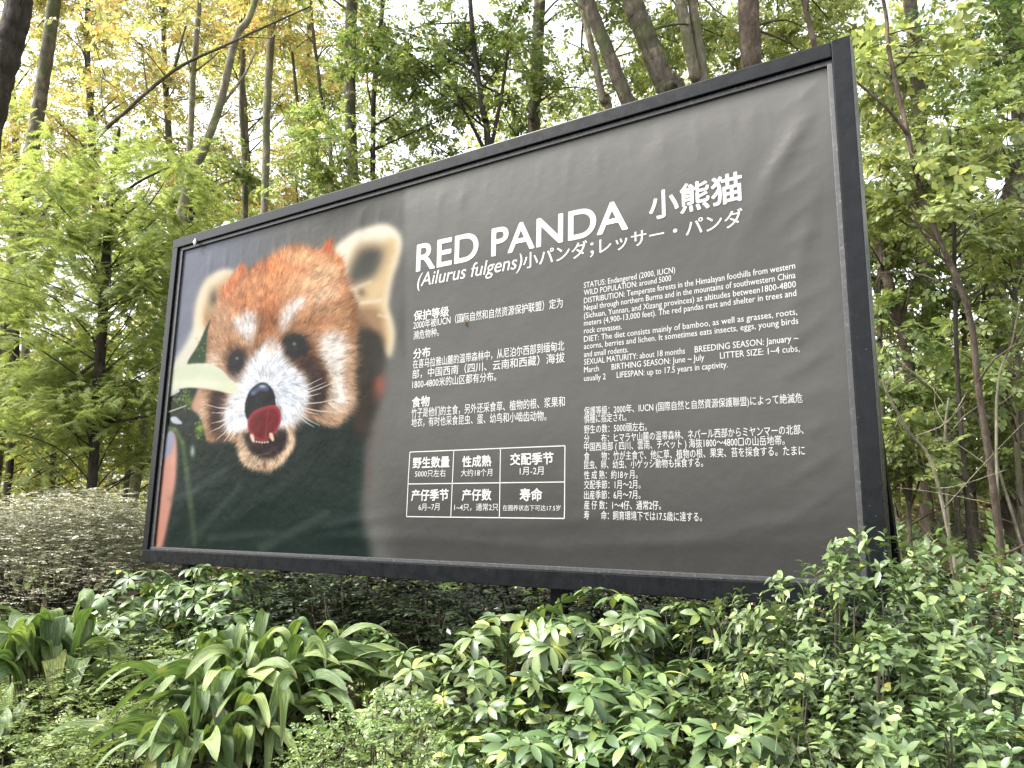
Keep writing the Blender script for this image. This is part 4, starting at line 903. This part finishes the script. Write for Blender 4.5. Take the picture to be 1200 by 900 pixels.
for i, (p, bk, lb) in enumerate(((
        [(220, 200, 12, 7), (226, 90, 12, 7), (234, -20, 12, 6)], 'bark_pale', 'slim pale straight trunk left of the mossy leaning one'), (
        [(287, 260, 12.5, 7), (283, 120, 12.5, 6), (288, 20, 12.5, 7)], 'bark', 'slim trunk between the leaning one and the forked pale one'), (
        [(309, 255, 11.5, 9), (313, 120, 11.5, 9), (322, -20, 11.5, 8)], 'bark_pale', 'slim pale trunk rising behind the upper left frame'), (
        [(368, 240, 11.5, 4), (352, 150, 11.5, 4), (336, -20, 11.5, 3)], 'bark', 'whip thin stem right of the slim pale trunk'), (
        [(388, 205, 11.5, 5), (376, 110, 11.5, 4), (362, -20, 11.5, 4)], 'bark', 'whip thin stem nearest the grey trunk over the panda ear'))):
    make_tree('slim_tree', lb, 40+i, p, bk, 'leaf_gold', cloud(p[-1][0]-50, p[-1][0]+50, -40, 60, 11.5, 13, 3, 40, 16, 50+i), 'slim trunks among the golden leaves', extra_top=True)
# golden crowns behind
for i, (px, d, lb) in enumerate(((20, 17, 'golden leaved tree far back at the left edge'), (110, 16, 'golden leaved tree far back over the feathery tree'), (200, 18, 'golden leaved tree far back behind the bent tree'), (290, 17, 'golden leaved tree far back behind the slim trunks'), (370, 19, 'yellow green tree far back left of the grey trunk'))):
    make_tree('golden_tree', lb, 60+i, [(px+10, 430, d, 9), (px, 200, d, 8), (px-8, 40, d, 6), (px, -80, d, 4)], 'bark', 'leaf_gold' if i < 4 else 'leaf_far', cloud(px-75, px+75, -70, 270, d-1.5, d+1.5, 30, 36, 46, 70+i), 'golden trees in the background', size=(.17, .30), twigs=False)
# centre
make_tree('grey_trunk_tree', 'grey brown trunk above the panda ear, leaves only high up', 17, [(413, 260, 10, 14), (410, 120, 10, 14), (414, -20, 10, 13)], 'bark', 'leaf_green', cloud(340, 420, -80, -20, 9, 11, 3, 50, 30, 5)+cloud(350, 410, 150, 240, 8.6, 9.5, 4, 30, 30, 6))
make_tree('thin_dark_tree', 'thin dark stem just right of the grey brown trunk', 18, [(436, 240, 9.6, 6), (438, 110, 9.6, 6), (450, -20, 9.6, 5)], 'bark_dark', 'leaf_green', cloud(400, 520, 20, 170, 9, 10.5, 6, 36, 30, 7), size=(.17, .28))
make_tree('dark_stem_tree', 'dark stemmed green leafy tree over the title, with forked thin stems', 19, [(572, 200, 9.5, 8), (566, 130, 9.5, 7), (556, 60, 9.5, 6), (550, -20, 9.5, 5)], 'bark_dark', 'leaf_deep', cloud(450, 620, 0, 170, 8.6, 11, 14, 40, 38, 8), size=(.17, .28),
          boughs=[[(572, 190, 9.5, 5), (588, 110, 9.5, 4), (596, 50, 9.5, 3)], [(570, 180, 9.5, 5), (540, 120, 9.4, 3), (526, 90, 9.4, 2)]])
make_tree('brown_trunk_tree', 'brown trunk behind the upper frame, over the word panda', 20, [(625, 200, 11, 15), (627, 120, 11, 14), (634, -20, 11, 13)], 'bark', 'leaf_green', cloud(560, 720, -40, 120, 10, 12.5, 10, 42, 36, 9), size=(.18, .30))
make_tree('leaning_grey_tree', 'grey trunk leaning left above the frame, left of the double trunk', 21, [(760, 180, 9, 17), (735, 118, 9, 17), (708, 50, 9, 16), (684, -20, 9, 15)], 'bark', 'leaf_green', cloud(640, 760, -90, -10, 9, 11, 4, 44, 30, 10))
make_tree('pale_stem_tree', 'slim pale stem leaning left beside the leaning grey trunk', 22, [(716, 160, 9.6, 9), (706, 115, 9.6, 9), (690, 40, 9.6, 8), (674, -20, 9.6, 8)], 'bark_pale', 'leaf_far', cloud(680, 800, 10, 110, 12, 14, 6, 34, 26, 11))
make_tree('thick_leaning_tree', 'thick mossy trunk leaning left above the Chinese name', 23, [(800, 150, 9, 25), (780, 100, 9, 25), (756, 40, 9, 24), (736, -20, 9, 23)], 'bark', 'leaf_green', cloud(740, 860, -60, 60, 10, 12.5, 7, 40, 30, 12))
make_tree('pale_forked_tree', 'pale trunk forked into two stems, left of the straight thick trunk', 24, [(826, 130, 9.6, 15), (814, 85, 9.6, 14), (796, -20, 9.6, 13)], 'bark_pale', 'leaf_green', cloud(800, 900, -30, 50, 10.5, 12, 6, 36, 28, 13), boughs=[[(826, 110, 9.6, 12), (822, 70, 9.6, 12), (806, -30, 9.6, 10)]])
make_tree('straight_trunk_tree', 'thick straight brown trunk behind the top right part of the frame', 25, [(882, 160, 8.6, 25), (880, 70, 8.6, 24), (877, -20, 8.6, 24)], 'bark_red', 'leaf_green', cloud(890, 990, -40, 70, 8.6, 11, 9, 40, 36, 14))
# right
make_tree('curved_sapling', 'slender red brown curved stem standing right of the sign', 26, [(1171, 628, 5.6, 9), (1158, 527, 5.6, 8), (1146, 451, 5.6, 7.5), (1139, 383, 5.6, 7), (1122, 328, 5.6, 6.5), (1100, 279, 5.6, 6), (1078, 220, 5.7, 6), (1064, 158, 5.7, 6), (1042, 60, 5.8, 5), (1030, -20, 5.8, 4)], 'bark_red', 'leaf_green',
          cloud(1010, 1110, 20, 250, 5.6, 6.6, 9, 46, 34, 15), tpls=SPRAYB, size=(.13, .22), dens=1.45, boughs=[[(1066, 160, 5.7, 5), (1040, 128, 5.6, 4), (1004, 96, 5.6, 3)]])
make_tree('pale_trunk_tree', 'thick pale blotched trunk near the right edge', 27, [(1182, 560, 8.6, 32), (1176, 480, 8.6, 28), (1170, 400, 8.6, 26), (1166, 312, 8.6, 26), (1186, 235, 8.6, 26), (1206, 165, 8.6, 24)], 'bark', 'leaf_green', cloud(1100, 1210, 60, 260, 8.2, 10, 10, 46, 36, 16), tpls=SPRAYB, size=(.15, .24), dens=1.4)
make_tree('leaning_brown_tree', 'brown trunk leaning left, just right of the right post', 28, [(1078, 520, 8.2, 13), (1072, 480, 8.2, 12), (1062, 410, 8.2, 11), (1042, 336, 8.2, 12), (1020, 260, 8.2, 10)], 'bark_red', 'leaf_green', cloud(1000, 1120, 180, 420, 8, 10, 12, 46, 36, 17), tpls=SPRAYB, size=(.13, .22), dens=1.45)
make_tree('thin_black_sapling', 'thin black stem crossing the leaves right of the post', 29, [(1124, 470, 6.4, 5), (1119, 340, 6.4, 5), (1118, 240, 6.4, 4), (1113, 160, 6.4, 3)], 'bark_dark', 'leaf_green', cloud(1060, 1190, 130, 330, 6.3, 7.4, 8, 42, 30, 18), tpls=SPRAYB, size=(.12, .20), dens=1.5, extra_top=False)
make_tree('tall_right_tree', 'tall mossy trunk high up right of the frame corner', 30, [(1085, 300, 10.5, 16), (1078, 150, 10.5, 16), (1073, 60, 10.5, 15), (1066, -20, 10.5, 14)], 'bark', 'leaf_green', cloud(1010, 1130, -40, 160, 9.5, 11.5, 7, 44, 26, 19))
make_tree('corner_tree', 'grey green trunk in the upper right corner', 31, [(1215, 300, 10.5, 22), (1196, 120, 10.5, 21), (1180, -20, 10.5, 20)], 'bark', 'leaf_deep', cloud(1110, 1220, -40, 140, 9.2, 11.5, 9, 44, 26, 20))
for i, (px, py, d, r, lb) in enumerate(((1050, 470, 7.4, 55, 'leafy bush low between the right post and the leaning brown trunk'), (1120, 500, 8.2, 60, 'leafy bush in front of the thick pale trunk'), (1190, 430, 7.0, 55, 'leafy bush at the right edge, half way up'), (1100, 400, 9.2, 60, 'leafy bush behind the thin black stem'), (1065, 540, 6.6, 34, 'small bush low beside the right post'), (1130, 330, 8.8, 60, 'leafy bush behind the bend of the curved stem'), (1195, 540, 7.6, 40, 'low bush at the right edge above the litter'), (1030, 300, 8.4, 50, 'leafy bush just right of the post, half way up'), (1190, 310, 7.6, 50, 'leafy bush before the pale trunk at the right edge'), (1110, 560, 9.5, 45, 'low bush behind the leaf litter'))):
    make_tree('forest_bush', lb, 90+i, [(px, py+60, d, 6), (px+4, py, d, 4), (px, py-40, d, 3)], 'bark', 'leaf_green', cloud(px-r, px+r, py-r*1.2, py+r*.7, d-.5, d+.7, 9, 32, 24, 95+i), 'bushes of the forest floor', tpls=SPRAYB, size=(.11, .20), dens=1.9, extra_top=False, cat='bush')
# understorey left of the sign
for i, (px, py, d, lb) in enumerate(((60, 500, 10.5, 'green bush behind the hedge at the left edge'), (150, 480, 10.8, 'green bush behind the black trunk of the feathery tree'), (220, 260, 12, 'broad leaved green tree crown at the upper left corner of the frame'), (250, 330, 13, 'green bush showing beside the left edge of the sign'))):
    make_tree('forest_bush', lb, 110+i, [(px, py+70, d, 7), (px+4, py, d, 5), (px, py-50, d, 3)], 'bark', 'leaf_green' if i == 2 else 'leaf_far', cloud(px-70, px+70, py-70, py+70, d-.6, d+.8, 11, 34, 26, 115+i), 'bushes of the forest floor', tpls=SPRAYB if i == 2 else SPRAY, size=(.18, .30), extra_top=False, cat='bush')

# far wood all round, seen as one mass
def far_wood():
    rg = np.random.default_rng(77); b = MB(); tb = MB()
    for ang0, ang1, r0, r1, n, h0, h1 in ((-75, -20, 17, 30, 170, 0, 9.5), (-20, 14, 18, 32, 60, 0, 7), (-78, 16, 18, 34, 150, 7, 17), (-75, 14, 13, 24, 190, 0, 3.2), (14, 285, 20, 32, 200, 0, 4.5)):  # last band: unseen woods behind the camera, added to dim low reflections
        for k in range(n):
            a = R(rg.uniform(ang0, ang1)); rad = rg.uniform(r0, r1); c = np.array([CAM[0]+math.sin(a)*rad, CAM[1]+math.cos(a)*rad]); g = float(ground(*c))
            z = g+h0+(h1-h0)*rg.uniform(0, 1)**1.35; r = rg.uniform(.9, 1.7); m = 70
            u = rg.normal(size=(m, 3))*np.array([.5, .5, .42])*r; P = np.array([c[0], c[1], z])+u; P[:, 2] = np.maximum(P[:, 2], g)
            rot = rot_from(rg.uniform(0, 6.3, m), rg.normal(-.1, .5, m), rg.normal(0, .6, m)); b.scatter(SPRAY[k % 4], P, rot, rg.uniform(.26, .48, m))
    return tag(b.build('distant_woods', M['leaf_far']), kind='stuff')
far_wood()

# bare pale stems low at the right, and a dead bough
for lb, P in (('pale bare stem leaning over the litter right of the post', [(1096, 556, 5.2, 4), (1066, 508, 5.2, 4), (1040, 462, 5.2, 3), (1034, 440, 5.2, 2)]), ('thin pale stem standing in the litter left of the curved stem', [(1108, 560, 6.2, 3), (1108, 500, 6.2, 3), (1112, 466, 6.2, 2)]),
              ('thin grey twig slanting across the bushes behind the post', [(1150, 500, 6.8, 3), (1090, 455, 6.8, 3), (1040, 412, 6.8, 2)]), ('thin bare twig leaning right at the right edge', [(1168, 470, 5.9, 3), (1186, 400, 5.9, 2), (1196, 350, 5.9, 2)])):
    make_tree('bare_stem', lb, len(lb), P, 'bark_pale', None, [], 'bare stems of the forest floor', extra_top=False, cat='stem')
